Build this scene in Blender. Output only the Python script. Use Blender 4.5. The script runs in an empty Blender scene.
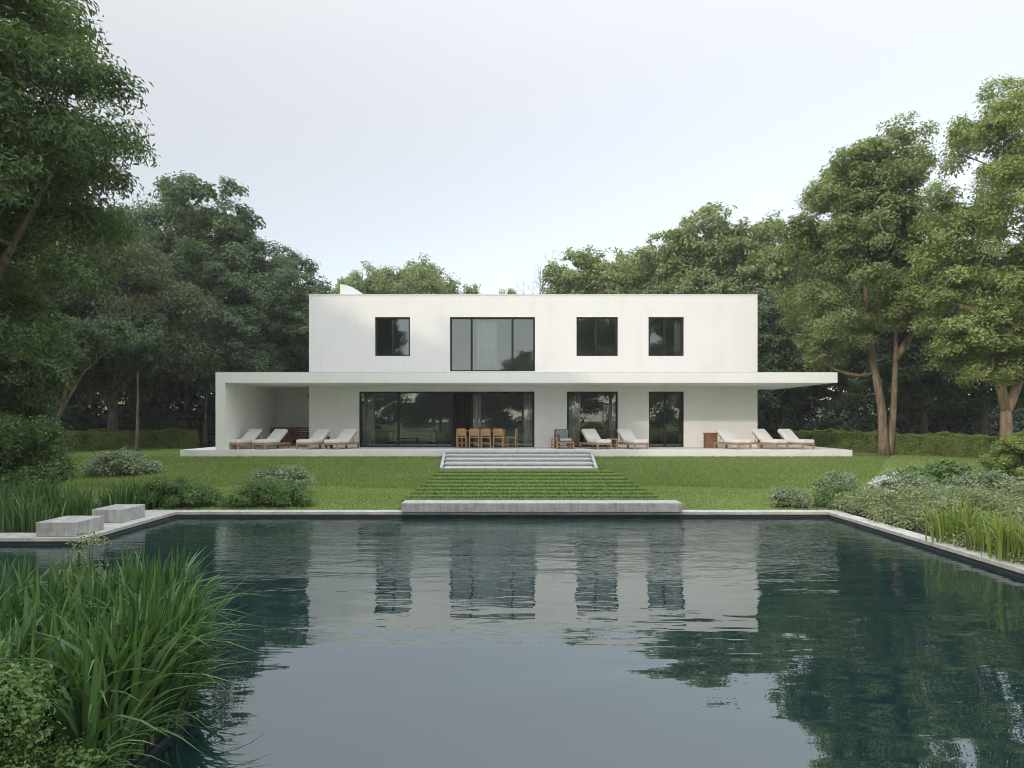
import bpy, bmesh, math, random
import numpy as np
from mathutils import Vector, Matrix

R = math.radians
scene = bpy.context.scene
COL = scene.collection
F = 1024 * 24 / 36.0            # focal length in pixels
EYE = 2.25                      # camera height
WZ = .25                        # water level
HOR = 418.0                     # row of the horizon

# ------------------------------------------------------------------ camera
cam = bpy.data.cameras.new('camera')
cam.lens = 24; cam.sensor_width = 36; cam.sensor_fit = 'HORIZONTAL'
cam.shift_y = (HOR - 384) / 1024.0
cam.clip_start = 0.1; cam.clip_end = 3000
camo = bpy.data.objects.new('camera', cam); COL.objects.link(camo)
camo.location = (0, 0, EYE); camo.rotation_euler = (R(90), 0, 0)
scene.camera = camo

# ------------------------------------------------------------------ sky, sun, exposure
SUN_EL, SUN_ROT = 22.0, 222.0
world = bpy.data.worlds.new('World'); scene.world = world; world.use_nodes = True
wn = world.node_tree.nodes
sky = wn.new('ShaderNodeTexSky'); sky.sky_type = 'NISHITA'; sky.sun_disc = False
sky.sun_elevation = R(SUN_EL); sky.sun_rotation = R(SUN_ROT)
sky.air_density = 1.0; sky.dust_density = 0.2; sky.ozone_density = 1.0; sky.altitude = 0
veil_fill = wn.new('ShaderNodeMixRGB'); veil_fill.blend_type = 'ADD'; veil_fill.inputs['Fac'].default_value = 1   # thin mist plus added fill light
# added fill: sky raised toward the zenith, above the visible part
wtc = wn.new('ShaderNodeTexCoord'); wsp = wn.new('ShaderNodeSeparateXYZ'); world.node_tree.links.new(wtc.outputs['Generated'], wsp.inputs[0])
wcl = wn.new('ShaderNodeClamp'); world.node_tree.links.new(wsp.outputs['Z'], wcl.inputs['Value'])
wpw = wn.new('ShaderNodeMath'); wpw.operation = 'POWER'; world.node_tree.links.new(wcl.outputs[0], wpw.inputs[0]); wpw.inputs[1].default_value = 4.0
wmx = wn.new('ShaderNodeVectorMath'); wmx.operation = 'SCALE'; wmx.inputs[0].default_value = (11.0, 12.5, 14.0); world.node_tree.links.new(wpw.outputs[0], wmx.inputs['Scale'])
# and raised behind the camera, on the sun's side, as added fill
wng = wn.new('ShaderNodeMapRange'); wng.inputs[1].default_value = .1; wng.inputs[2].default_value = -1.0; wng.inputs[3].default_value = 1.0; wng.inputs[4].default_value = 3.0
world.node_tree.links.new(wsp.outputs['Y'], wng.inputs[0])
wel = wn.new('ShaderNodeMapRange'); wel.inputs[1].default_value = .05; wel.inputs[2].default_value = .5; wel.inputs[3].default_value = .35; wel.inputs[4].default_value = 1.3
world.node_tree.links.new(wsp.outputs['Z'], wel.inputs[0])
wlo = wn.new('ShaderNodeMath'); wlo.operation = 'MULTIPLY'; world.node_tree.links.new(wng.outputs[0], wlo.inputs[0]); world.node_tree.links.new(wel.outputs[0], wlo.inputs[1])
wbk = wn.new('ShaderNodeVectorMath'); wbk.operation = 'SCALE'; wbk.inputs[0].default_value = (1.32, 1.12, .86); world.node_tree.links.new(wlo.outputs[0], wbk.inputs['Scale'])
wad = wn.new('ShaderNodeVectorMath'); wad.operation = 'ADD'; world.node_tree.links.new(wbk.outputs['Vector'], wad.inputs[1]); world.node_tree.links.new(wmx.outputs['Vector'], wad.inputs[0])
world.node_tree.links.new(wad.outputs['Vector'], veil_fill.inputs['Color2'])
pale = wn.new('ShaderNodeHueSaturation'); pale.inputs['Saturation'].default_value = .52; pale.inputs['Value'].default_value = .82
world.node_tree.links.new(sky.outputs[0], pale.inputs['Color'])
world.node_tree.links.new(pale.outputs[0], veil_fill.inputs['Color1'])
world.node_tree.links.new(veil_fill.outputs[0], wn['Background'].inputs['Color'])
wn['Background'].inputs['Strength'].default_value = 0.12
sun = bpy.data.lights.new('sun', 'SUN'); sun.energy = 0.75; sun.angle = R(2); sun.color = (1.0, .83, .67)
suno = bpy.data.objects.new('sun', sun); COL.objects.link(suno)
sd = Vector((math.sin(R(SUN_ROT)) * math.cos(R(SUN_EL)), math.cos(R(SUN_ROT)) * math.cos(R(SUN_EL)), math.sin(R(SUN_EL))))
suno.rotation_euler = sd.to_track_quat('Z', 'Y').to_euler()
HAZE = .0008
vs = scene.view_settings
vs.view_transform = 'Standard'; vs.look = 'None'; vs.gamma = 1.0; vs.use_curve_mapping = False
vs.exposure = 0.82
cy = scene.cycles
cy.max_bounces = 9; cy.diffuse_bounces = 7; cy.glossy_bounces = 4; cy.transmission_bounces = 4; cy.transparent_max_bounces = 8
cy.caustics_reflective = False; cy.caustics_refractive = False
cy.use_adaptive_sampling = True; cy.adaptive_threshold = 0.01
cy.use_denoising = True; cy.filter_width = 1.0
try: cy.denoiser = 'OPENIMAGEDENOISE'
except Exception: pass

# ------------------------------------------------------------------ helpers
def px2x(px, y): return (px - 512.0) / F * y
def row2z(row, y): return EYE - (row - HOR) / F * y
def ground_y(row, z): return (EYE - z) * F / (row - HOR)

def tag(o, label=None, cat=None, group=None, kind=None):
    if label: o['label'] = label
    if cat: o['category'] = cat
    if group: o['group'] = group
    if kind: o['kind'] = kind
    return o

def link(name, me, parent=None, loc=(0, 0, 0), rz=0.0, sc=None):
    o = bpy.data.objects.new(name, me); COL.objects.link(o)
    o.location = loc; o.rotation_euler = (0, 0, rz)
    if sc is not None: o.scale = sc if hasattr(sc, '__len__') else (sc, sc, sc)
    if parent is not None: o.parent = parent
    return o

def empty(name, loc=(0, 0, 0), rz=0.0, label=None, cat=None, group=None, sc=None):
    o = link(name, None, None, loc, rz, sc); o.empty_display_size = .2
    return tag(o, label, cat, group)

def copy_tree(o, parent=None):
    c = o.copy(); COL.objects.link(c)
    if parent is not None: c.parent = parent
    for ch in o.children: copy_tree(ch, c)
    return c

def place_copy(root, loc, rz, label, sc=None, group=None):
    c = copy_tree(root); c.location = loc; c.rotation_euler = (0, 0, rz); c['label'] = label
    if sc is not None: c.scale = sc if hasattr(sc, '__len__') else (sc, sc, sc)
    if group: c['group'] = group
    return c

class S:
    """collects solids and builds them as one mesh"""
    def __init__(s): s.bm = bmesh.new()
    def box(s, x0, x1, y0, y1, z0, z1, bev=0.0, M=None, mi=0):
        g = bmesh.ops.create_cube(s.bm, size=1.0)
        vv = g['verts']
        m = Matrix.Translation(((x0+x1)/2, (y0+y1)/2, (z0+z1)/2)) @ Matrix.Diagonal((x1-x0, y1-y0, z1-z0, 1))
        bmesh.ops.transform(s.bm, matrix=m, verts=vv)
        fs = list({f for v in vv for f in v.link_faces})
        for f in fs: f.material_index = mi
        if bev > 0:
            es = list({e for v in vv for e in v.link_edges})
            r = bmesh.ops.bevel(s.bm, geom=es, offset=bev, segments=2, affect='EDGES', profile=.6, clamp_overlap=True)
            vv = list({v for f in r['faces'] for v in f.verts} | {v for v in vv if v.is_valid})
        if M is not None: bmesh.ops.transform(s.bm, matrix=M, verts=vv)
        return s
    def prism(s, poly, z0, z1):
        a = [s.bm.verts.new((x, y, z0)) for x, y in poly]; b = [s.bm.verts.new((x, y, z1)) for x, y in poly]
        s.bm.faces.new(b); s.bm.faces.new(a[::-1]); n = len(a)
        for i in range(n): s.bm.faces.new((a[i], a[(i+1) % n], b[(i+1) % n], b[i]))
        return s
    def tube(s, pts, rad, sides=7):
        pts = [Vector(p) for p in pts]; rings = []
        up = Vector((0.13, 0.31, 1)).normalized()
        for i, p in enumerate(pts):
            d = (pts[min(i+1, len(pts)-1)] - pts[max(i-1, 0)])
            if d.length < 1e-6: d = Vector((0, 0, 1))
            d.normalize()
            a = d.cross(Vector((0, 1, .2)) if abs(d.z) > .8 else up); a.normalize(); b = d.cross(a)
            r = rad[i] if hasattr(rad, '__len__') else rad
            rings.append([s.bm.verts.new(p + (a*math.cos(t) + b*math.sin(t)) * r) for t in [2*math.pi*k/sides for k in range(sides)]])
        for i in range(len(rings)-1):
            for k in range(sides):
                f = s.bm.faces.new((rings[i][k], rings[i][(k+1) % sides], rings[i+1][(k+1) % sides], rings[i+1][k])); f.smooth = True
        try: s.bm.faces.new(rings[0][::-1]); s.bm.faces.new(rings[-1])
        except Exception: pass
        return s
    def build(s, name, mat, parent=None, loc=(0, 0, 0), rz=0.0):
        me = bpy.data.meshes.new(name)
        bmesh.ops.recalc_face_normals(s.bm, faces=s.bm.faces)
        s.bm.to_mesh(me); s.bm.free()
        for m in (mat if isinstance(mat, (list, tuple)) else [mat]): me.materials.append(m)
        return link(name, me, parent, loc, rz)

def np_mesh(name, v, f, mats, mi=None, smooth=False):
    me = bpy.data.meshes.new(name); n, k = f.shape
    me.vertices.add(len(v)); me.vertices.foreach_set('co', np.ascontiguousarray(v, dtype=np.float32).ravel())
    me.loops.add(n*k); me.loops.foreach_set('vertex_index', np.ascontiguousarray(f, dtype=np.int32).ravel())
    me.polygons.add(n); me.polygons.foreach_set('loop_start', np.arange(0, n*k, k, dtype=np.int32))
    for m in (mats if isinstance(mats, (list, tuple)) else [mats]): me.materials.append(m)
    if mi is not None: me.polygons.foreach_set('material_index', np.ascontiguousarray(mi, dtype=np.int32))
    me.polygons.foreach_set('use_smooth', np.full(n, smooth, dtype=bool))
    me.update(calc_edges=True)
    return me

# ------------------------------------------------------------------ materials
def new_mat(name):
    m = bpy.data.materials.new(name); m.use_nodes = True
    nt = m.node_tree; b = nt.nodes['Principled BSDF']
    return m, nt, b

def tex_coord(nt, scale=(1, 1, 1)):
    tc = nt.nodes.new('ShaderNodeTexCoord'); mp = nt.nodes.new('ShaderNodeMapping')
    mp.inputs['Scale'].default_value = scale
    nt.links.new(tc.outputs['Object'], mp.inputs['Vector']); return mp.outputs['Vector']

def noise(nt, vec, scale, detail=4, rough=.55):
    n = nt.nodes.new('ShaderNodeTexNoise'); n.inputs['Scale'].default_value = scale
    n.inputs['Detail'].default_value = detail; n.inputs['Roughness'].default_value = rough
    nt.links.new(vec, n.inputs['Vector']); return n.outputs['Fac']

def ramp(nt, fac, stops):
    r = nt.nodes.new('ShaderNodeValToRGB'); e = r.color_ramp.elements
    while len(e) < len(stops): e.new(.5)
    for i, (p, c) in enumerate(stops): e[i].position = p; e[i].color = (*c, 1)
    nt.links.new(fac, r.inputs['Fac']); return r.outputs['Color']

def bump(nt, b, h, strength, dist):
    bp = nt.nodes.new('ShaderNodeBump'); bp.inputs['Strength'].default_value = strength; bp.inputs['Distance'].default_value = dist
    nt.links.new(h, bp.inputs['Height']); nt.links.new(bp.outputs['Normal'], b.inputs['Normal'])

def noisy_mat(name, stops, scale=(1, 1, 1), nscale=3, rough=.7, bscale=None, bstr=.3, bdist=.01, detail=5, spec=.3):
    m, nt, b = new_mat(name); v = tex_coord(nt, scale)
    nt.links.new(ramp(nt, noise(nt, v, nscale, detail), stops), b.inputs['Base Color'])
    b.inputs['Roughness'].default_value = rough; b.inputs['Specular IOR Level'].default_value = spec
    if bscale: bump(nt, b, noise(nt, v, bscale, 4), bstr, bdist)
    return m

def plaster_mat():
    m, nt, b = new_mat('white_plaster')
    v = tex_coord(nt); n1 = noise(nt, v, .8, 5); v2 = tex_coord(nt, (2.2, 2.2, .16)); n2 = noise(nt, v2, 1.0, 4, .6)
    a = nt.nodes.new('ShaderNodeMath'); a.operation = 'ADD'; nt.links.new(n1, a.inputs[0]); nt.links.new(n2, a.inputs[1])
    h = nt.nodes.new('ShaderNodeMath'); h.operation = 'MULTIPLY'; nt.links.new(a.outputs[0], h.inputs[0]); h.inputs[1].default_value = .5
    nt.links.new(ramp(nt, h.outputs[0], [(.3, (.80, .80, .795)), (.48, (.855, .855, .85)), (.7, (.88, .878, .872))]), b.inputs['Base Color'])
    b.inputs['Roughness'].default_value = .85; b.inputs['Specular IOR Level'].default_value = .25
    bump(nt, b, noise(nt, v, 7, 5, .65), .45, .02); return m
M_plaster = plaster_mat()
M_damper = noisy_mat('grey_bounce_damper', [(.3, (.14, .14, .135)), (.7, (.3, .3, .29))], nscale=25, rough=.95, bscale=30, bstr=.6, bdist=.02)  # dark finish of the added sheet on the canopy top
M_inner = noisy_mat('interior_plaster', [(.3, (.6, .59, .57)), (.7, (.66, .65, .63))], nscale=1, rough=.9)
M_stone = noisy_mat('pale_terrace_stone', [(.3, (.7, .7, .69)), (.7, (.8, .795, .785))], nscale=2.5, rough=.75, bscale=30, bstr=.2, bdist=.005)
M_stepstone = noisy_mat('grey_step_stone', [(.3, (.33, .33, .326)), (.7, (.46, .46, .452))], nscale=6, rough=.8, bscale=40, bstr=.3, bdist=.005)
M_metal = noisy_mat('dark_window_metal', [(.3, (.012, .013, .014)), (.7, (.02, .021, .022))], nscale=5, rough=.45)
M_capmetal = noisy_mat('pale_parapet_metal', [(.3, (.7, .7, .7)), (.7, (.78, .78, .77))], nscale=5, rough=.5)
M_teak = noisy_mat('teak_wood', [(.3, (.30, .17, .09)), (.7, (.46, .29, .17))], scale=(1, 6, 6), nscale=4, rough=.6)
M_darkwood = noisy_mat('dark_brown_wood', [(.3, (.13, .06, .03)), (.7, (.24, .12, .06))], scale=(1, 1, 6), nscale=4, rough=.55)
M_chairwood = noisy_mat('honey_wood', [(.3, (.36, .20, .09)), (.7, (.52, .32, .16))], scale=(1, 6, 1), nscale=4, rough=.55)
M_fabric = noisy_mat('white_canvas', [(.3, (.74, .74, .73)), (.7, (.82, .82, .81))], nscale=3, rough=.95, bscale=60, bstr=.2, bdist=.004)
M_bluefabric = noisy_mat('grey_blue_fabric', [(.3, (.22, .27, .32)), (.7, (.3, .36, .41))], nscale=4, rough=.95)
M_curtain = noisy_mat('sheer_curtain', [(.3, (.62, .63, .6)), (.7, (.72, .73, .7))], nscale=4, rough=.95)
M_black = noisy_mat('black_lacquer', [(.3, (.015, .015, .015)), (.7, (.03, .03, .03))], nscale=4, rough=.4)
M_wicker = noisy_mat('brown_wicker', [(.35, (.13, .06, .035)), (.65, (.3, .16, .09))], scale=(30, 30, 60), nscale=1.2, rough=.7, bscale=1.2, bstr=.5, bdist=.01)
M_soil = noisy_mat('dark_soil', [(.3, (.018, .014, .01)), (.7, (.05, .04, .028))], nscale=6, rough=.95, bscale=12, bstr=.6, bdist=.05)
M_poolwall = noisy_mat('dark_pool_lining', [(.3, (.012, .016, .017)), (.7, (.025, .03, .032))], nscale=3, rough=.6)
M_floorwood = noisy_mat('grey_oak_floor', [(.3, (.16, .13, .1)), (.7, (.24, .2, .16))], scale=(.5, 6, 1), nscale=3, rough=.5)
M_slats = noisy_mat('dark_slatted_timber', [(.3, (.02, .013, .009)), (.7, (.05, .032, .022))], scale=(8, 1, 1), nscale=3, rough=.6)

def concrete_mat(name, lo, hi, streak):
    m, nt, b = new_mat(name)
    v = tex_coord(nt); n1 = noise(nt, v, 5, 6, .65)
    v2 = tex_coord(nt, (9, 9, .7)); n2 = noise(nt, v2, 2.0, 3)
    mx = nt.nodes.new('ShaderNodeMath'); mx.operation = 'MULTIPLY_ADD'
    nt.links.new(n2, mx.inputs[0]); mx.inputs[1].default_value = streak
    a = nt.nodes.new('ShaderNodeMath'); a.operation = 'MULTIPLY'; nt.links.new(n1, a.inputs[0]); a.inputs[1].default_value = 1 - streak
    nt.links.new(a.outputs[0], mx.inputs[2])
    nt.links.new(ramp(nt, mx.outputs[0], [(.33, lo), (.66, hi)]), b.inputs['Base Color'])
    b.inputs['Roughness'].default_value = .8; bump(nt, b, mx.outputs[0], .5, .01)
    return m
M_concrete = concrete_mat('weathered_concrete', (.24, .24, .225), (.52, .52, .49), .4)
M_coping = concrete_mat('pale_coping_stone', (.33, .325, .3), (.56, .55, .51), .15)
M_bark = noisy_mat('grey_brown_bark', [(.3, (.06, .048, .036)), (.7, (.2, .165, .125))], scale=(3, 3, .6), nscale=4, rough=.9, bscale=6, bstr=.8, bdist=.04)
M_barkred = noisy_mat('peeling_tan_bark', [(.3, (.13, .095, .068)), (.7, (.34, .26, .19))], scale=(2, 2, .5), nscale=4, rough=.85, bscale=6, bstr=.6, bdist=.03)

def leaf_mat(name, stops, trans=.3, rough=.55, nsc=.6, tcol=None, spec=.35):
    m, nt, b = new_mat(name)
    geo = nt.nodes.new('ShaderNodeNewGeometry')
    v = tex_coord(nt); n = noise(nt, v, nsc, 2)
    mx = nt.nodes.new('ShaderNodeMath'); mx.operation = 'MULTIPLY_ADD'
    nt.links.new(geo.outputs['Random Per Island'], mx.inputs[0]); mx.inputs[1].default_value = .55
    ml = nt.nodes.new('ShaderNodeMath'); ml.operation = 'MULTIPLY'; nt.links.new(n, ml.inputs[0]); ml.inputs[1].default_value = .45
    nt.links.new(ml.outputs[0], mx.inputs[2])
    col = ramp(nt, mx.outputs[0], stops)
    nt.links.new(col, b.inputs['Base Color']); b.inputs['Roughness'].default_value = rough; b.inputs['Specular IOR Level'].default_value = spec
    tr = nt.nodes.new('ShaderNodeBsdfTranslucent')
    hs = nt.nodes.new('ShaderNodeMixRGB'); hs.blend_type = 'MULTIPLY'; hs.inputs['Fac'].default_value = 1
    hs.inputs['Color2'].default_value = (*(tcol or (1.3, 1.25, .6)), 1); nt.links.new(col, hs.inputs['Color1'])
    nt.links.new(hs.outputs[0], tr.inputs['Color'])
    ms = nt.nodes.new('ShaderNodeMixShader'); ms.inputs['Fac'].default_value = trans
    nt.links.new(b.outputs[0], ms.inputs[1]); nt.links.new(tr.outputs[0], ms.inputs[2])
    nt.links.new(ms.outputs[0], nt.nodes['Material Output'].inputs['Surface'])
    return m
def g3(r, g, b, k=1.0): return (r*k, g*k, b*k)
L_feather = leaf_mat('feathery_green_leaves', [(.2, (0.067, 0.120, 0.053)), (.6, (0.122, 0.194, 0.074)), (.9, (0.208, 0.280, 0.100))])
L_olive = leaf_mat('dull_olive_leaves', [(.2, (0.075, 0.099, 0.055)), (.6, (0.121, 0.144, 0.079)), (.9, (0.187, 0.199, 0.103))])
L_deep = leaf_mat('deep_green_leaves', [(.2, (0.067, 0.113, 0.068)), (.6, (0.112, 0.176, 0.091)), (.9, (0.190, 0.246, 0.113))])
L_mid = leaf_mat('mid_green_leaves', [(.2, (0.148, 0.202, 0.086)), (.6, (0.249, 0.311, 0.127)), (.9, (0.381, 0.433, 0.187))])
L_bright = leaf_mat('bright_green_leaves', [(.2, (0.162, 0.222, 0.078)), (.6, (0.278, 0.353, 0.124)), (.9, (0.422, 0.480, 0.192))])
L_hedge = leaf_mat('clipped_hedge_leaves', [(.2, (0.110, 0.174, 0.049)), (.6, (0.221, 0.306, 0.080)), (.9, (0.378, 0.463, 0.144))], nsc=2)
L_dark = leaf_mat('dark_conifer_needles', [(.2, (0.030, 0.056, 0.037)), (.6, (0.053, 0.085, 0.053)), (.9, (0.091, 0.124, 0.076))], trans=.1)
L_shrub = leaf_mat('green_shrub_leaves', [(.2, (0.077, 0.146, 0.044)), (.6, (0.140, 0.232, 0.071)), (.9, (0.253, 0.366, 0.127))], nsc=2)
L_silver = leaf_mat('silvery_shrub_leaves', [(.2, (0.150, 0.204, 0.109)), (.6, (0.288, 0.348, 0.201)), (.9, (0.525, 0.576, 0.414))], nsc=2, tcol=(1, 1.1, .8))
L_cover = leaf_mat('grey_green_groundcover_leaves', [(.2, (0.146, 0.195, 0.085)), (.6, (0.267, 0.314, 0.157)), (.9, (0.459, 0.488, 0.287))], nsc=1.2, tcol=(1, 1.1, .7))
L_white = leaf_mat('white_petals', [(.2, (.6, .62, .56)), (.8, (.8, .8, .76))], nsc=2, tcol=(1, 1, 1))
L_reed = leaf_mat('reed_blades', [(.15, (0.042, 0.091, 0.036)), (.5, (0.081, 0.162, 0.056)), (.78, (0.149, 0.246, 0.091)), (.83, (0.253, 0.285, 0.132)), (.87, (0.402, 0.285, 0.182))], nsc=.8, rough=.4, tcol=(1.2, 1.3, .5))
L_iris = leaf_mat('iris_blades', [(.15, (0.041, 0.098, 0.034)), (.55, (0.081, 0.164, 0.051)), (.9, (0.146, 0.239, 0.075))], nsc=.8, rough=.4, tcol=(1.2, 1.3, .5))
L_sunreed = leaf_mat('yellow_green_blades', [(.15, (0.109, 0.165, 0.036)), (.55, (0.203, 0.283, 0.064)), (.9, (0.374, 0.419, 0.126))], nsc=.8, rough=.45, tcol=(1.2, 1.2, .5))
L_grass = leaf_mat('mown_grass_blades', [(.15, (0.165, 0.255, 0.08)), (.55, (0.275, 0.372, 0.13)), (.9, (0.38, 0.45, 0.21))], nsc=.28, trans=.3, spec=.15)
L_bank = leaf_mat('bank_grass_blades', [(.15, (.128, .20, .058)), (.55, (.215, .295, .095)), (.9, (.31, .36, .155))], nsc=.4, trans=.3, spec=.15)

L_stripe_shade = leaf_mat('stripe_shade_blades', [(.15, (0.043, 0.098, 0.020)), (.55, (0.072, 0.143, 0.031)), (.9, (0.115, 0.188, 0.050))], nsc=.6, trans=.2, spec=.15)  # same turf; shading of the mown stripes put into the blade colour

def lawn_mat():
    m, nt, b = new_mat('lawn_turf'); v = tex_coord(nt)
    n1 = noise(nt, v, .45, 4); n2 = noise(nt, v, 14, 5, .7)
    a = nt.nodes.new('ShaderNodeMath'); a.operation = 'ADD'; nt.links.new(n1, a.inputs[0]); nt.links.new(n2, a.inputs[1])
    h = nt.nodes.new('ShaderNodeMath'); h.operation = 'MULTIPLY'; nt.links.new(a.outputs[0], h.inputs[0]); h.inputs[1].default_value = .5
    nt.links.new(ramp(nt, h.outputs[0], [(.3, (.085, .115, .027)), (.5, (.135, .175, .045)), (.7, (.18, .215, .07))]), b.inputs['Base Color'])
    b.inputs['Roughness'].default_value = .95; b.inputs['Specular IOR Level'].default_value = .1
    bump(nt, b, n2, .6, .05); return m
M_lawn = lawn_mat()

def glass_mat():
    m, nt, b = new_mat('tinted_window_glass'); nt.nodes.remove(b)
    t = nt.nodes.new('ShaderNodeBsdfTransparent'); t.inputs[0].default_value = (.93, .95, .945, 1)
    g = nt.nodes.new('ShaderNodeBsdfGlossy'); g.inputs['Roughness'].default_value = 0.0; g.inputs[0].default_value = (.9, .95, .97, 1)
    fr = nt.nodes.new('ShaderNodeFresnel'); fr.inputs['IOR'].default_value = 1.82
    ms = nt.nodes.new('ShaderNodeMixShader')
    nt.links.new(fr.outputs[0], ms.inputs[0]); nt.links.new(t.outputs[0], ms.inputs[1]); nt.links.new(g.outputs[0], ms.inputs[2])
    nt.links.new(ms.outputs[0], nt.nodes['Material Output'].inputs['Surface']); return m
M_glass = glass_mat()

def water_mat():
    m, nt, b = new_mat('dark_pool_water')
    d = nt.nodes.new('ShaderNodeBsdfDiffuse'); d.inputs[0].default_value = (.006, .022, .024, 1)
    g = nt.nodes.new('ShaderNodeBsdfGlossy'); g.inputs['Roughness'].default_value = 0.012; g.inputs[0].default_value = (.92, .96, .96, 1)
    fr = nt.nodes.new('ShaderNodeFresnel'); fr.inputs['IOR'].default_value = 2.8
    ms = nt.nodes.new('ShaderNodeMixShader'); nt.nodes.remove(b)
    # long swells everywhere, fine cat's-paw ripples in the far half of the pool
    tc = nt.nodes.new('ShaderNodeTexCoord')
    def mapped(sc):
        mp = nt.nodes.new('ShaderNodeMapping'); mp.inputs['Scale'].default_value = sc
        nt.links.new(tc.outputs['Object'], mp.inputs['Vector']); return mp.outputs[0]
    def mul(a, k):
        q = nt.nodes.new('ShaderNodeMath'); q.operation = 'MULTIPLY'; nt.links.new(a, q.inputs[0])
        if isinstance(k, (int, float)): q.inputs[1].default_value = k
        else: nt.links.new(k, q.inputs[1])
        return q.outputs[0]
    def add(a, c):
        q = nt.nodes.new('ShaderNodeMath'); q.operation = 'ADD'; nt.links.new(a, q.inputs[0]); nt.links.new(c, q.inputs[1]); return q.outputs[0]
    swell = mul(noise(nt, mapped((.55, 1.6, 1)), 1.0, 1), .016)
    med = mul(noise(nt, mapped((1.6, 5.0, 1)), 1.0, 2, .5), .0048)
    fine = mul(noise(nt, mapped((4.0, 15, 1)), 1.0, 2, .5), .006)
    sx = nt.nodes.new('ShaderNodeSeparateXYZ'); nt.links.new(tc.outputs['Object'], sx.inputs[0])
    mr = nt.nodes.new('ShaderNodeMapRange'); mr.interpolation_type = 'SMOOTHSTEP'; nt.links.new(sx.outputs['Y'], mr.inputs[0])
    mr.inputs[1].default_value = 6.0; mr.inputs[2].default_value = 11.5
    patch = mul(noise(nt, mapped((.12, .35, 1)), 1.0, 2), 2.0)
    far = mul(fine, mul(mr.outputs[0], patch))
    mr2 = nt.nodes.new('ShaderNodeMapRange'); nt.links.new(sx.outputs['Y'], mr2.inputs[0])
    mr2.inputs[1].default_value = 4.0; mr2.inputs[2].default_value = 7.5; mr2.inputs[3].default_value = .12
    h = add(add(swell, mul(med, mr2.outputs[0])), far)
    bp = nt.nodes.new('ShaderNodeBump'); bp.inputs['Strength'].default_value = 1; bp.inputs['Distance'].default_value = 1
    nt.links.new(h, bp.inputs['Height'])
    for n in (g, fr): nt.links.new(bp.outputs['Normal'], n.inputs['Normal'])
    nt.links.new(fr.outputs[0], ms.inputs[0]); nt.links.new(d.outputs[0], ms.inputs[1]); nt.links.new(g.outputs[0], ms.inputs[2])
    nt.links.new(ms.outputs[0], nt.nodes['Material Output'].inputs['Surface']); return m
M_water = water_mat()

# ------------------------------------------------------------------ levels of the place
FLOOR = .99; TERR_B = .715; CAN_B = 3.64; CAN_T = 4.05; PAR = 7.60
YF, YW = 26.9, 29.7             # terrace front edge, facade plane
RX0, RX1, YS0, ZS0 = -2.3, 3.2, 22.2, .55   # turf ramp and foot of the steps
PX0, PX1, PY1 = -6.76, 6.36, 13.73   # pool
LEFT_Y = 10.74                   # front edge of the left coping
NEAR = 2.3
def smooth(t): t = np.clip(t, 0, 1); return t*t*(3-2*t)
def zland(x, y):
    x = np.asarray(x, float); y = np.asarray(y, float)
    yy = y - np.clip((np.abs(x) - 11), 0, 6) * .0
    z = .335 + .045*smooth((y-14.0)/1.6) + .32*smooth((y-18.2)/6.8)
    z = z + .035*np.sin(x*.9+y*.4)*np.sin(y*.7-x*.25)*smooth((y-15)/4)*(1-smooth((y-24)/2))
    z = z + smooth((np.abs(x)-40)/200)*6 + smooth((y-120)/300)*10
    return z
def in_cut(x, y): return (x > RX0) & (x < RX1) & (y > 14.13) & (y < YF+.1)
def in_pool(x, y):
    a = (PX0 < x < PX1) and (NEAR < y < PY1)
    b = (-24 < x <= PX0) and (NEAR < y < LEFT_Y)
    bed = (x < -2.16 - max(0, (y-4.5)*.55)) and (y < 5.96)
    return (a or b) and not bed
e = .015
def lines(brk, marks, fine, lo, hi):
    L = set([brk[0]])
    for a, b in zip(brk[:-1], brk[1:]):
        st = fine if (a >= lo and b <= hi) else max(fine, (b-a)/6)
        n = max(1, int(math.ceil((b-a)/st)))
        for i in range(1, n+1): L.add(round(a+(b-a)*i/n, 4))
    for m in marks: L.add(round(m-e, 4)); L.add(round(m+e, 4))
    return sorted(L)
xs = lines([-300, -120, -60, -30, -16, 16, 30, 60, 120, 300], [PX0, PX1, -24, -2.18, RX0, RX1, -2.3, -2.45, -2.6, -2.75, -2.9], .5, -30, 30)
ys = lines([-300, -120, -60, -20, 0, 40, 60, 120, 300], [NEAR, PY1, LEFT_Y, 5.96, 14.13, 4.5, 4.75, 5.02, 5.3, 5.57, 5.8], .5, 0, 60)
XX, YY = np.meshgrid(xs, ys)
ZZ = np.where(in_cut(XX, YY), .05, zland(XX, YY))
for j, y in enumerate(ys):
    if NEAR-.1 < y < PY1+.1:
        for i, x in enumerate(xs):
            if -24.1 < x < PX1+.1 and in_pool(x, y): ZZ[j, i] = -1.3
nx, ny = len(xs), len(ys)
idx = np.arange(nx*ny).reshape(ny, nx)
q = np.stack([idx[:-1, :-1], idx[:-1, 1:], idx[1:, 1:], idx[1:, :-1]], -1).reshape(-1, 4)
V = np.stack([XX, YY, ZZ], -1).reshape(-1, 3)
cx = V[q].mean(1)
dxy = cx
mi = np.zeros(len(q), int)
mi[((cx[:, 0] < -2.15) & (cx[:, 1] < 6.0) & (cx[:, 0] > -12) & (cx[:, 1] > 0)) |
   ((cx[:, 0] > 6.3) & (cx[:, 0] < 13) & (cx[:, 1] < 14.4) & (cx[:, 1] > 4)) |
   ((cx[:, 0] < -6.7) & (cx[:, 0] > -15) & (cx[:, 1] < 15.0) & (cx[:, 1] > 10)) |
   ((cx[:, 1] > 36) & (cx[:, 1] < 120) & (np.abs(cx[:, 0]) < 70))] = 1
mi[V[q][:, :, 2].min(1) < -.3] = 2
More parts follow.
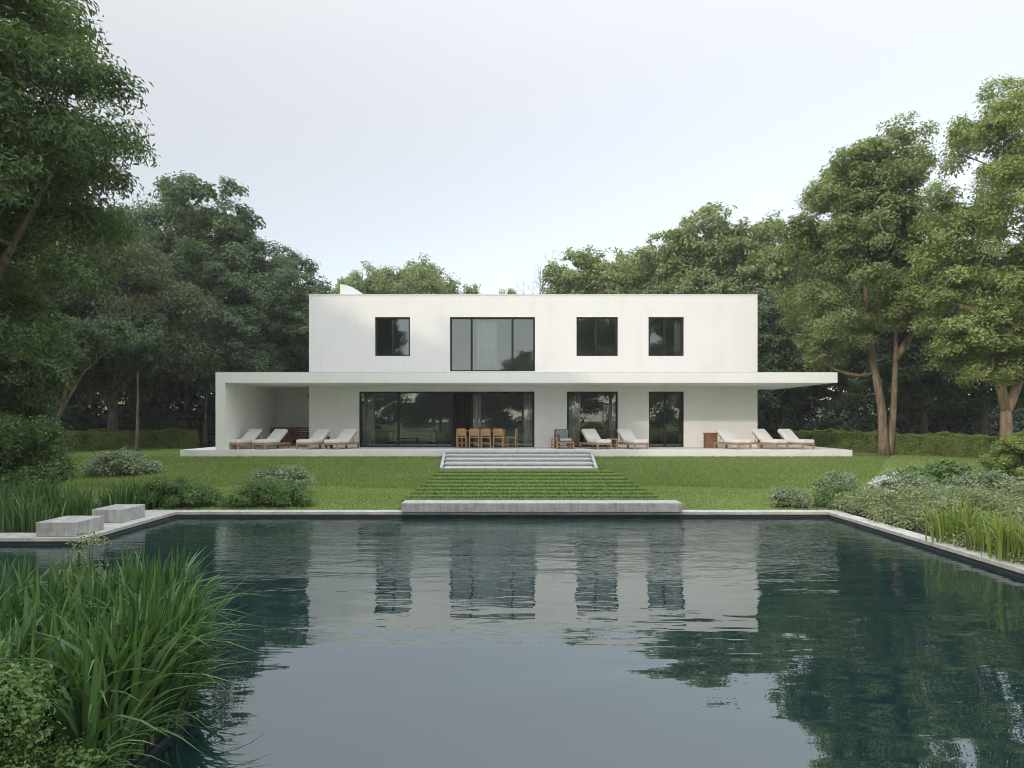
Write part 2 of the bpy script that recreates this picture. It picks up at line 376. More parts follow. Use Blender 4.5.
ground = tag(link('ground', np_mesh('ground', V, q, [M_lawn, M_soil, M_poolwall], mi, True)), kind='structure')

wv = np.array([[-23.99, NEAR, WZ], [PX1+.005, NEAR, WZ], [PX1+.005, PY1, WZ], [PX0-.005, PY1, WZ], [PX0-.005, LEFT_Y, WZ], [-23.99, LEFT_Y, WZ]])
me = bpy.data.meshes.new('water'); me.from_pydata([tuple(p) for p in wv], [], [(0, 1, 2, 3, 4, 5)]); me.materials.append(M_water)
tag(link('water', me), kind='structure')

# coping round the pool (dark upstand under a pale slab)
s = S(); zt = .361; cw = .30; YC = 3.7
s.prism([(PX0-.85, LEFT_Y), (PX0, LEFT_Y), (PX0, PY1), (PX1, PY1), (PX1, YC), (PX1+cw, YC), (PX1+cw, PY1+cw), (PX0-.85, PY1+cw), (PX0-.85, LEFT_Y+.5), (-24, LEFT_Y+.5), (-24, LEFT_Y)], .308, zt)
tag(s.build('pool_coping', M_coping), kind='structure')
s = S(); i_ = .03
s.prism([(-24, LEFT_Y+i_), (PX0-i_, LEFT_Y+i_), (PX0-i_, PY1+i_), (PX1+i_, PY1+i_), (PX1+i_, YC), (PX1+cw-i_, YC), (PX1+cw-i_, PY1+cw-i_), (PX0-cw, PY1+cw-i_), (PX0-cw, LEFT_Y+cw), (-24, LEFT_Y+cw)], -1.2, .306)
tag(s.build('pool_wall', M_poolwall), kind='structure')
s = S(); s.prism([(-2.31, 2.85), (-2.13, 2.85), (-2.13, 4.5), (-2.93, 5.98), (-11, 5.98), (-11, 5.82), (-3.05, 5.82), (-2.31, 4.4)], -1.25, .285)
tag(s.build('planting_bed_edge', M_poolwall), kind='structure')

# ------------------------------------------------------------------ villa
villa = empty('villa', (0, 0, 0), 0, 'white two storey flat roofed villa with long cantilevered canopy', 'house')
def walled(x0, x1, z0, z1, ops, y, th):
    X = sorted({x0, x1, *[o[0] for o in ops], *[o[1] for o in ops]}); Z = sorted({z0, z1, *[o[2] for o in ops], *[o[3] for o in ops]})
    bm = bmesh.new(); vd = {}
    def v(i, k, d):
        if (i, k, d) not in vd: vd[(i, k, d)] = bm.verts.new((X[i], y+d*th, Z[k]))
        return vd[(i, k, d)]
    def solid(i, k):
        if i < 0 or k < 0 or i >= len(X)-1 or k >= len(Z)-1: return False
        mx, mz = (X[i]+X[i+1])/2, (Z[k]+Z[k+1])/2
        return not any(o[0] < mx < o[1] and o[2] < mz < o[3] for o in ops)
    for i in range(len(X)-1):
        for k in range(len(Z)-1):
            if not solid(i, k): continue
            for d in (0, 1): bm.faces.new([v(i, k, d), v(i+1, k, d), v(i+1, k+1, d), v(i, k+1, d)])
            if not solid(i-1, k): bm.faces.new([v(i, k, 0), v(i, k+1, 0), v(i, k+1, 1), v(i, k, 1)])
            if not solid(i+1, k): bm.faces.new([v(i+1, k, 0), v(i+1, k+1, 0), v(i+1, k+1, 1), v(i+1, k, 1)])
            if not solid(i, k-1): bm.faces.new([v(i, k, 0), v(i+1, k, 0), v(i+1, k, 1), v(i, k, 1)])
            if not solid(i, k+1): bm.faces.new([v(i, k+1, 0), v(i+1, k+1, 0), v(i+1, k+1, 1), v(i, k+1, 1)])
    t = S(); t.bm.free(); t.bm = bm; return t
wx = lambda px: px2x(px, YW)
wz = lambda row: row2z(row, YW)
HX0, HX1, HYB = wx(309), wx(757.5), 38.7
UP = [(375, 410, 317, 356, (392.5,)), (450, 535, 317, 371.2, (471.5, 512.5)), (576.5, 618, 317, 356, (596,)), (648.5, 684, 317, 356, (665,))]
DN = [(359, 534.5, 391.5, 447, (398, 451.5, 472)), (567, 618, 391.5, 447, ()), (649, 684, 391.5, 447, (665.5,))]
ops = [(wx(a), wx(b), wz(d), wz(c)) for a, b, c, d, _ in UP] + [(wx(a), wx(b), FLOOR, wz(c)) for a, b, c, d, _ in DN]
walled(HX0, HX1, FLOOR, PAR, ops, YW, .3).build('wall', M_plaster, villa)
s = S(); s.box(HX0, HX0+.3, YW+.3, HYB, FLOOR-.3, PAR); s.build('wall', M_plaster, villa)
s = S(); s.box(HX1-.3, HX1, YW+.3, HYB, FLOOR-.3, PAR); s.build('wall', M_plaster, villa)
s = S(); s.box(HX0+.3, HX1-.3, HYB-.3, HYB, FLOOR-.3, PAR); s.build('wall', M_plaster, villa)
s = S(); s.box(HX0+.3, HX1-.3, YW+.3, HYB-.3, PAR-.4, PAR-.25); s.build('roof', M_stone, villa)
s = S()
for a in ((HX0-.02, HX1+.02, YW-.02, YW+.32), (HX0-.02, HX1+.02, HYB-.32, HYB+.02), (HX0-.02, HX0+.32, YW+.32, HYB-.32), (HX1-.32, HX1+.02, YW+.32, HYB-.32)):
    s.box(*a, PAR, PAR+.035)
s.build('parapet_cap', M_capmetal, villa)
# interior shells
s = S(); s.box(HX0+.3, HX1-.3, YW+.3, HYB-.3, FLOOR-.2, FLOOR-.003); s.build('floor', M_floorwood, villa)
s = S(); s.box(HX0+.3, HX1-.3, YW+.3, HYB-.3, CAN_B-.06, CAN_T-.02); s.build('ceiling', M_inner, villa)
s = S(); s.box(HX0+.3, HX1-.3, 36.2, 36.35, FLOOR, CAN_B-.06); s.build('interior_wall', M_inner, villa)
s = S(); s.box(HX0+.3, HX1-.3, 34.4, 34.5, CAN_T, PAR-.4); s.build('interior_wall', M_inner, villa)
s = S()
for x in (wx(545), wx(640)): S().box(x-.06, x+.06, YW+.3, 36.2, FLOOR, CAN_B-.06).build('partition_wall', M_inner, villa)
for x in (wx(430), wx(555), wx(632)): S().box(x-.06, x+.06, YW+.3, 34.4, CAN_T, PAR-.4).build('partition_wall', M_inner, villa)
s = S()
x = wx(452)
while x < wx(471.5):
    s.box(x, x+.05, YW+.75, YW+.80, FLOOR, CAN_B-.1); x += .075
s.box(wx(452), wx(471.5), YW+.80, YW+.83, FLOOR, CAN_B-.1)
s.build('slatted_screen', M_slats, villa)
s = S(); s.box(px2x(585, 35), px2x(606, 35), 36.05, 36.16, FLOOR, 3.2)
s.box(px2x(585, 35)-.12, px2x(585, 35)-.02, 36.0, 36.18, FLOOR, 3.3)
s.build('door_panel', M_darkwood, villa)
# canopy
CX0, CX1 = px2x(215.5, YF), px2x(837.5, YF)
s = S(); s.prism([(CX0, YF), (CX1, YF), (CX1, 33.4), (HX1+.002, 33.4), (HX1+.002, YW-.002), (HX0-.002, YW-.002), (HX0-.002, 33.0), (CX0, 33.0)], CAN_B, CAN_T)
s.build('canopy', M_plaster, villa)
s = S(); s.prism([(CX0+.25, YF+.25), (CX1-.25, YF+.25), (CX1-.25, 33.2), (HX1+.1, 33.2), (HX1+.1, YW-.1), (HX0-.1, YW-.1), (HX0-.1, 32.8), (CX0+.25, 32.8)], CAN_T+.002, CAN_T+.03)
s.build('bounce_damper', M_damper, villa)  # unseen sheet, added to cut light bouncing onto the upper wall
s = S(); s.box(CX0, CX0+.37, YF+.002, 33.0, FLOOR, CAN_B); s.build('pavilion_wall', M_plaster, villa)
s = S(); s.box(CX0+.37, HX0-.003, 32.7, 33.0, FLOOR, CAN_B); s.build('pavilion_wall', M_plaster, villa)
s = S(); s.box(px2x(757.5, YF)+0, px2x(757.5, YF)+.001, YF+.2, YF+.201, 3, 3.001); s.bm.free()
# curved roof light housing
s = S(); yv = 31.0; x0 = px2x(340, yv); x1 = px2x(364, yv); zb = PAR-.25
prof = [(x0, zb), (x0, row2z(284, yv))] + [(x0+(x1-x0)*t, row2z(284 + 11*(t**1.8), yv)) for t in (.3, .45, .6, .75, .9, 1.0)] + [(x1, zb)]
a = [s.bm.verts.new((x, yv, z)) for x, z in prof]; b = [s.bm.verts.new((x, yv+1.1, z)) for x, z in prof]
s.bm.faces.new(a); s.bm.faces.new(b[::-1])
for i in range(len(a)): s.bm.faces.new((a[i], b[i], b[(i+1) % len(a)], a[(i+1) % len(a)]))
s.build('skylight_housing', M_plaster, villa)
# windows: frame with mullions, each pane its own sub-part
def window(x0, x1, z0, z1, mull, name, skip=None, y=YW+.10):
    fw = .075; s = S(); yb = y+.09
    s.box(x0, x0+fw, y, yb, z0, z1); s.box(x1-fw, x1, y, yb, z0, z1)
    s.box(x0+fw, x1-fw, y, yb, z1-fw, z1); s.box(x0+fw, x1-fw, y, yb, z0, z0+fw*.7)
    for m in mull: s.box(m-.045, m+.045, y+.005, yb-.005, z0+fw*.7, z1-fw)
    w = s.build(name, M_metal, villa)
    ed = [x0+fw] + [v for m in mull for v in (m-.045, m+.045)] + [x1-fw]
    for i in range(0, len(ed), 2):
        if skip == i//2: continue
        p = S(); p.box(ed[i], ed[i+1], y+.04, y+.052, z0+fw*.7, z1-fw); p.build('pane', M_glass, w)
    return w
for a, b, c, d, m in UP: window(wx(a), wx(b), wz(d), wz(c), [wx(v) for v in m], 'window')
for k, (a, b, c, d, m) in enumerate(DN): window(wx(a), wx(b), FLOOR, wz(c), [wx(v) for v in m], 'glass_door', 2 if k == 0 else None)

# terrace and steps
s = S(); s.box(px2x(180, YF), px2x(852.5, YF), YF, YF+.6, TERR_B, FLOOR, .012)
s.box(px2x(180, YF), px2x(852.5, YF), YF+.6, YW+.28, TERR_B-.3, FLOOR)
s.box(px2x(180, YF), HX0, YW+.28, 33.2, TERR_B-.3, FLOOR); s.box(HX1, px2x(852.5, YF), YW+.28, 34, TERR_B-.3, FLOOR)
tag(s.build('terrace', M_stone), kind='structure')

st = empty('garden_steps', (.2, 25.9, .3), 0, 'broad grey stone steps rising from the lawn to the terrace', 'steps')
n = 5
sx0, sx1 = -2.75, 3.2
def stepx(t): return -2.24-.34*t, 2.68+.36*t
for i in range(n):
    y0 = YS0 + (YF-YS0)*i/n; y1 = YS0+(YF-YS0)*(i+1)/n; zt_ = ZS0 + (FLOOR-ZS0)*(i+1)/n - .012
    xa, xb = stepx(i/n)
    s = S(); s.box(xa, xb, y0, y1-.002, ZS0-.15, zt_-.055); s.box(xa-.003, xb+.003, y0-.03, y1-(.002 if i == n-1 else .034), zt_-.053, zt_, .008)
    o = s.build('step', M_stepstone, st); o.location = (-.2, -25.9, -.3)
for side in (0, 1):
    s = S(); ring = []
    for y, zt_ in ((YS0-.06, ZS0+.09), (YF-.003, FLOOR-.02)):
        x = stepx((y-YS0)/(YF-YS0))[side] + (-.01 if side == 0 else .01); xo = x + (-.1 if side == 0 else .1)
        ring.append([s.bm.verts.new(p) for p in ((x, y, .1), (xo, y, .1), (xo, y, zt_), (x, y, zt_))])
    A, B = ring; s.bm.faces.new(A[::-1]); s.bm.faces.new(B)
    for i in range(4): s.bm.faces.new((A[i], A[(i+1) % 4], B[(i+1) % 4], B[i]))
    o = s.build('cheek_wall', M_stepstone, st); o.location = (-.2, -25.9, -.3)

# grass terraces between the slab and the steps
s = S(); NT = 9
rr_ = [501.0 - (501.0-470.5)*i/NT for i in range(NT+1)]
yy_ = [14.2] + [1.72*F/(r-HOR) for r in rr_[1:-1]] + [YS0-.035]
ramp_levels = []
for i in range(NT):
    ramp_levels.append((yy_[i], yy_[i+1], .505 + .005*i))
    s.box(RX0, RX1, yy_[i], yy_[i+1]-.001, -.2, .505+.005*i)
tag(s.build('grass_terraces', M_lawn), 'striped turf ramp of shallow grass treads below the stone steps', 'grass ramp')
s = S(); s.box(-2.22, 3.41, 13.66, 14.18, zt+.002, .548, .012)
tag(s.build('concrete_slab', M_concrete), 'long low concrete slab at the water edge below the grass ramp', 'slab')
for (xa, xb, ya, yb, za, lab) in ((-7.57, -6.93, 10.85, 11.6, .592, 'nearer weathered concrete block seat at the pool corner'), (-7.58, -7.02, 12.31, 13.07, .602, 'farther concrete block seat on the coping beside the shrub mound')):
    s = S(); s.box(xa, xb, ya, yb, zt+.002, za, .01); tag(s.build('concrete_block', M_concrete), lab, 'block', 'concrete block seats')

# ------------------------------------------------------------------ terrace furniture
def rot_box(s, x0, x1, y0, y1, z0, z1, bev=0, ang=0, piv=(0, 0, 0)):
    M = Matrix.Translation(piv) @ Matrix.Rotation(ang, 4, 'Y') @ Matrix.Translation([-p for p in piv])
    s.box(x0, x1, y0, y1, z0, z1, bev, M); return s
def make_lounger():
    t = empty('sun_lounger', (0, 0, 0), 0, 'x', 'sun lounger', 'white cushioned sun loungers on the terrace', (1, 1, .95))
    s = S()
    for y in (-.34, .30): s.box(-.70, .74, y, y+.04, .18, .27, .008)
    s.box(-.70, -.66, -.30, .30, .19, .26); s.box(.70, .74, -.30, .30, .19, .27)
    for k in range(9): s.box(-.60+.145*k, -.52+.145*k, -.30, .30, .225, .25)
    s.build('frame', M_teak, t)
    for x in (-.69, .67):
        for y in (-.345, .275):
            s = S(); s.box(x, x+.07, y, y+.07, 0, .179, .006); s.build('leg', M_teak, t)
    s = S(); M = Matrix.Translation((-.10, 0, .27)) @ Matrix.Rotation(R(42), 4, 'Y')
    s.box(-.66, 0, -.31, .31, 0, .03, 0, M)
    s.tube([(-.5, -.2, .24), (-.44, -.2, .62)], .015, 5); s.tube([(-.5, .2, .24), (-.44, .2, .62)], .015, 5)
    s.build('backrest', M_teak, t)
    s = S(); s.box(-.12, .75, -.32, .32, .272, .415, .04)
    s.box(-.70, 0.02, -.32, .32, .032, .17, .04, M)
    s.build('cushion', M_fabric, t)
    return t
L0 = make_lounger()
lspots = [(246, 27.95, 245, 'white lounger nearest the pavilion side wall, facing left'),
          (272, 27.95, 245, 'white lounger standing second from the pavilion side wall'),
          (315, 27.95, 245, 'white lounger by the plain wall left of the sliding doors, on its pavilion side'),
          (342, 27.95, 245, 'white lounger touching the left end of the sliding glass doors'),
          (595, 28.05, -65, 'white lounger in front of the single glass door, left of the small wooden table'),
          (631, 28.05, -65, 'white lounger between the two right glass doors, beside the small wooden table'),
          (732, 28.0, -65, 'white lounger standing beside the brown wicker box'),
          (768, 28.0, -65, 'white lounger at the house corner, between two other loungers'),
          (794, 28.0, -65, 'white lounger at the far right end of the terrace')]
for i, (px, y, a, lab) in enumerate(lspots):
    loc = (px2x(px, y), y, FLOOR)
    if i == 0: L0.location = loc; L0.rotation_euler = (0, 0, R(a)); L0['label'] = lab
    else: place_copy(L0, loc, R(a), lab)

def make_chair(fab):
    t = empty('dining_chair', (0, 0, 0), 0, 'x', 'chair', 'chairs along the terrace dining table')
    s = S(); s.box(-.21, .21, -.2, .2, .43, .47, .01); s.build('seat', fab, t)
    for x in (-.21, .17):
        s = S(); s.box(x, x+.04, -.21, -.17, 0, .80, .006); s.build('leg', M_chairwood, t)
        s = S(); s.box(x, x+.04, .16, .2, 0, .43, .006); s.build('leg', M_chairwood, t)
    s = S(); s.box(-.17, .17, -.215, -.185, .52, .82, .01); s.build('backrest', fab, t)
    s = S(); s.box(-.165, .165, -.2, -.18, .2, .23); s.build('stretcher', M_chairwood, t)
    return t
C0 = make_chair(M_chairwood)
clabs = ['honey wood dining chair at the left end of the terrace table', 'honey wood dining chair second along the table from the dark doorway', 'honey wood dining chair at the middle of the terrace table', 'honey wood dining chair next to the grey blue chair']
for i, px in enumerate((462, 474, 486, 498)):
    y = 28.75; loc = (px2x(px, y), y, FLOOR); a = R((-4, 6, -3, 4)[i])
    if i == 0: C0.location = loc; C0.rotation_euler = (0, 0, a); C0['label'] = clabs[0]
    else: place_copy(C0, loc, a, clabs[i])
C1 = make_chair(M_bluefabric); C1.location = (px2x(512, 29.0), 29.0, FLOOR); C1.rotation_euler = (0, 0, R(80)); C1['label'] = 'grey blue upholstered chair at the right end of the terrace table'
t = empty('dining_table', (px2x(483, 29.25), 29.2, FLOOR), 0, 'long honey wood dining table behind the row of chairs', 'table')
s = S(); s.box(-1.0, 1.0, -.3, .3, .70, .74, .008); s.build('tabletop', M_chairwood, t)
for x in (-.93, .87):
    for y in (-.27, .21):
        s = S(); s.box(x, x+.06, y, y+.06, 0, .699); s.build('leg', M_chairwood, t)

# wooden armchair and low table left of the single glass door
t = empty('armchair', (px2x(564, 28.7), 28.75, FLOOR), R(15), 'dark framed wooden armchair with pale cushion beside the glass door', 'armchair')
s = S()
for x in (-.33, .27):
    s.box(x, x+.06, -.3, -.24, 0, .52, .008); s.box(x, x+.06, .24, .3, 0, .78, .008); s.box(x-.005, x+.065, -.31, .31, .521, .56, .008)
s.box(-.27, .27, .25, .29, .70, .78, .008); s.box(-.27, .27, -.29, -.25, .22, .3)
s.build('frame', M_darkwood, t)
s = S(); s.box(-.265, .265, -.26, .24, .301, .4, .03); s.build('seat_cushion', M_fabric, t)
s = S(); s.box(-.25, .25, .14, .245, .40, .76, .03); s.build('back_cushion', M_bluefabric, t)
def small_table(name, px, y, w, d, h, lab, mat):
    t = empty(name, (px2x(px, y), y, FLOOR), 0, lab, 'table')
    s = S(); s.box(-w/2, w/2, -d/2, d/2, h-.05, h, .006); s.build('tabletop', mat, t)
    for x in (-w/2+.01, w/2-.06):
        for yy in (-d/2+.01, d/2-.06):
            s = S(); s.box(x, x+.05, yy, yy+.05, 0, h-.051); s.build('leg', mat, t)
    s = S(); s.box(-w/2+.02, w/2-.02, -d/2+.02, d/2-.02, h*.35, h*.35+.03); s.build('shelf', mat, t)
small_table('coffee_table', 565, 28.0, .75, .45, .28, 'low wooden coffee table in front of the wooden armchair', M_teak)
small_table('side_table', 612, 28.0, .42, .4, .42, 'small slatted wooden side table between two white loungers', M_teak)
small_table('side_table', 328.5, 28.2, .3, .3, .34, 'small dark side table between the loungers left of the doors', M_black)
s = S(); s.tube([(0, 0, 0), (0, 0, .05), (0, 0, .055), (0, 0, .16)], [.06, .065, .05, .06], 10)
tag(s.build('candle_lantern', M_black, None, (px2x(328.5, 28.2), 28.2, FLOOR+.341)), 'small black lantern on the dark side table between loungers', 'lantern')
small_table('side_table', 554, 28.6, .26, .3, .4, 'narrow wooden side table left of the wooden armchair', M_teak)
t = empty('wicker_box', (px2x(710.5, 28.7), 28.7, FLOOR), 0, 'brown wicker storage box against the white wall', 'box')
s = S(); s.box(-.24, .24, -.2, .2, 0, .58, .012); s.build('body', M_wicker, t)
s = S(); s.box(-.255, .255, -.215, .215, .583, .64, .012); s.build('lid', M_wicker, t)
s = S(); s.tube([(-.06, -.22, .5), (-.06, -.24, .5), (.06, -.24, .5), (.06, -.22, .5)], .008, 5); s.build('handle', M_black, t)

# pavilion furniture
t = empty('sideboard', (px2x(282, 31.9), 32.2, FLOOR), 0, 'tall brown wooden sideboard against the pavilion back wall', 'sideboard')
s = S(); s.box(-.62, .62, -.25, .25, .08, .78, .008); s.build('carcass', M_darkwood, t)
s = S(); s.box(-.65, .65, -.28, .28, .781, .83, .006); s.build('top', M_teak, t)
for x in (-.6, -.195, .21):
    s = S(); s.box(x, x+.39, -.268, -.252, .12, .74, .004); s.build('door', M_darkwood, t)
for x in (-.6, .53):
    s = S(); s.box(x, x+.07, -.2, .2, 0, .079); s.build('leg', M_darkwood, t)
t = empty('outdoor_bench', (px2x(299, 30.6), 30.9, FLOOR), 0, 'dark brown slatted wooden bench beside the house side wall', 'bench')
s = S(); s.box(-.5, .38, -.25, .25, .36, .42, .006); s.build('seat', M_darkwood, t)
s = S()
for k in range(4): s.box(-.5, .38, .22, .26, .46+.1*k, .53+.1*k, .005)
s.build('backrest', M_darkwood, t)
for x in (-.5, .31):
    s = S(); s.box(x, x+.07, -.25, -.18, 0, .62); s.box(x, x+.07, -.18, .219, .55, .62); s.build('leg', M_darkwood, t)
    s = S(); s.box(x, x+.07, .19, .262, 0, .86); s.build('leg', M_darkwood, t)
t = empty('wooden_armchair', (px2x(250, 29.6), 29.7, FLOOR), R(25), 'brown wooden armchair behind the loungers inside the pavilion', 'armchair')
s = S(); s.box(-.3, .3, -.28, .28, .3, .38, .008); s.build('seat', M_teak, t)
s = S()
for k in range(3): s.box(-.3, .3, .26, .3, .45+.12*k, .54+.12*k, .005)
s.build('backrest', M_darkwood, t)
for x in (-.34, .29):
    s = S(); s.box(x, x+.05, -.28, -.22, 0, .55); s.box(x, x+.05, -.22, .26, .5, .55); s.box(x, x+.05, .26, .31, 0, .82); s.build('side_frame', M_teak, t)
t = empty('magazine_rack', (px2x(238, 28.9), 29.0, FLOOR), R(10), 'small wire magazine rack beside the pavilion wall', 'rack')
s = S()
for y in (-.12, .12):
    for k in range(5): s.tube([(-.16+.08*k, y, 0), (-.16+.08*k, y, .42)], .011, 5)
    s.tube([(-.18, y, .42), (.18, y, .42)], .013, 5)
s.box(-.18, .18, -.12, .12, .04, .06)
s.build('wire_frame', M_black, t)
s = S(); s.box(-.14, .14, -.08, .07, .062, .36, .01); s.build('papers', M_fabric, t)

# wall lamps, rail
for px, y, row, sgn, lab in ((306.5, 30.3, 394, -1, 'small black spotlight on the house wall inside the pavilion'), (761, 30.6, 394, 1, 'small white wall lamp under the right end of the canopy')):
    x0 = HX0 if sgn < 0 else HX1; z = row2z(row, y)
    t = empty('wall_lamp', (x0, y, z), 0, lab, 'wall lamp')
    s = S(); s.box(min(0, sgn*.03), max(0, sgn*.03), -.05, .05, -.06, .06, .005); s.build('backplate', M_black if sgn < 0 else M_capmetal, t)
    s = S(); s.tube([(sgn*.03, 0, 0), (sgn*.12, 0, .02), (sgn*.13, -.02, .02)], .015, 6); s.build('arm', M_black, t)
    s = S(); s.tube([(sgn*.13, -.01, .03), (sgn*.13, -.05, -.02), (sgn*.13, -.10, -.09)], [.035, .05, .06], 10); s.build('lamp_shade', M_black if sgn < 0 else M_capmetal, t)
t = empty('handrail', (HX1+.1, 33.2, FLOOR), 0, 'dark sloping metal handrail at the rear corner of the house', 'handrail')
s = S(); s.tube([(.05, 0, .95), (1.2, .3, .25)], .03, 6); s.build('rail', M_metal, t)
for f in (0.05, .6, 1.15):
    s = S(); s.tube([(f, f*.26, -.3), (f, f*.26, .98-f*.61)], .022, 6); s.build('post', M_metal, t)

# indoors, seen through the glass
t = empty('sofa', (px2x(413, 33), 33.2, FLOOR), 0, 'white sofa in the living room behind the left glass panes', 'sofa')
s = S(); s.box(-.95, .95, -.4, .42, .12, .42, .05); s.build('seat', M_fabric, t)
s = S(); s.box(-.95, .95, .2, .45, .421, .8, .05); s.build('backrest', M_fabric, t)
for x in (-1.12, .953):
    s = S(); s.box(x, x+.165, -.42, .45, .1, .6, .04); s.build('armrest', M_fabric, t)
for x in (-1.05, .95):
    s = S(); s.box(x, x+.08, -.35, .35, 0, .099); s.build('leg', M_black, t)
t = empty('coffee_table', (px2x(408, 31.6), 31.6, FLOOR), 0, 'low dark table in front of the white sofa indoors', 'table')
s = S(); s.box(-.5, .5, -.3, .3, .3, .34); s.build('tabletop', M_black, t)
for x in (-.45, .4):
    s = S(); s.box(x, x+.05, -.25, .25, 0, .299); s.build('leg', M_black, t)
t = empty('indoor_dining_set_table', (px2x(668, 33), 32.6, FLOOR), 0, 'small wooden table with pale top behind the right glass door', 'table'); t.name = 'indoor_table'
s = S(); s.box(-.5, .4, -.3, .3, .66, .70); s.build('tabletop', M_fabric, t)
for x in (-.46, .3):
    s = S(); s.box(x, x+.06, -.26, .26, 0, .659); s.build('leg', M_teak, t)
def curtain(px0, px1, r0, r1, lab, y=YW+.45):
    x0, x1, z1, z0 = px2x(px0, y), px2x(px1, y), row2z(r0, y), row2z(r1, y)
    n = max(8, int((x1-x0)/.015)); s = S(); ph = x0*7
    rows = []
    for zz in (z0, (z0+z1)/2, z1):
        rows.append([s.bm.verts.new((x0+(x1-x0)*i/n, y+.04*math.sin(ph+(x0+(x1-x0)*i/n)*38)+.012*math.sin(i*1.3), zz)) for i in range(n+1)])
    for a, b in zip(rows[:-1], rows[1:]):
        for i in range(n): f = s.bm.faces.new((a[i], a[i+1], b[i+1], b[i])); f.smooth = True
    o = s.build('curtain', M_curtain); md = o.modifiers.new('thickness', 'SOLIDIFY'); md.thickness = .006
    return tag(o, lab, 'curtain', 'curtains behind the windows')
curtain(363, 375, 393, 446, 'pale curtain at the left end of the sliding doors')
curtain(523, 532, 393, 446, 'pale curtain at the right end of the sliding doors')
curtain(473, 481, 393, 446, 'pale curtain beside the open dark doorway')
curtain(569, 580, 393, 446, 'pale curtain at the left of the single glass door')
curtain(609, 616, 393, 446, 'pale curtain at the right of the single glass door')
curtain(477, 497, 319, 371, 'sheer white curtain in the middle of the large upper window')
curtain(674, 681, 319, 355, 'pale curtain in the upper window nearest the right corner')

# ------------------------------------------------------------------ foliage generators
def unit(v): return v/np.maximum(np.linalg.norm(v, axis=-1, keepdims=True), 1e-9)
def leaf_geo(rng, c, nrm, L, W, droop=0.0):
    n = len(c); nrm = unit(nrm)
    r = rng.normal(size=(n, 3)); r[:, 2] -= droop*1.5
    a = unit(r - (r*nrm).sum(1, keepdims=True)*nrm); b = np.cross(nrm, a)
    s = rng.uniform(.7, 1.25, (n, 1)); L_ = L*s; W_ = W*s
    curl = nrm*L_*.12
    v = np.empty((n, 4, 3)); v[:, 0] = c - a*L_*.5 - curl; v[:, 1] = c + b*W_*.5 - a*L_*.06; v[:, 2] = c + a*L_*.5 - curl; v[:, 3] = c - b*W_*.5 - a*L_*.06
    return v.reshape(-1, 3), np.arange(n*4).reshape(n, 4)
def puff_leaves(rng, puffs, per, L, W, flat=.75, droop=.3, nsub=12, spread=.26, low=-.6):
    N = len(puffs); P = np.repeat(puffs, nsub, 0)
    d = rng.normal(size=(len(P), 3)); d[:, 2] = np.where(d[:, 2] < low, -d[:, 2]*.6, d[:, 2]); d = unit(d)
    sc = P[:, :3] + d*P[:, 3:4]*rng.uniform(.45, 1.0, (len(P), 1))*np.array([1, 1, flat]); sr = P[:, 3]
    wgt = sr**2; n = int(per*N); k = rng.choice(len(P), n, p=wgt/wgt.sum())
    off = np.clip(rng.normal(size=(n, 3)), -1.7, 1.7)*(sr[k]*spread)[:, None]*np.array([1, 1, .7])
    c = sc[k] + off
    nr = d[k]*.6 + unit(off)*.35 + np.array([0, 0, .55]) + rng.normal(size=(n, 3))*.45
    ps = rng.uniform(.78, 1.3, N)[k//nsub][:, None]
    return leaf_geo(rng, c, nr, L*ps, W*ps, droop)
def crown_puffs(rng, env, n, r0, r1, mind=.55):
    vol = np.array([e[3]*e[4]*e[5] for e in env])**.8; out = []; tries = 0
    while len(out) < n and tries < n*60:
        tries += 1
        e = env[rng.choice(len(env), p=vol/vol.sum())]
        d = unit(rng.normal(size=3)); rr = rng.uniform(.12, 1)**.45
        p = np.array(e[:3]) + d*rr*np.array(e[3:6]); r = rng.uniform(r0, r1)*(1.12 - .25*rr)
        if all(np.linalg.norm(p-q[:3]) > mind*(r+q[3])*.75 for q in out): out.append(np.array([*p, r]))
    return np.array(out)
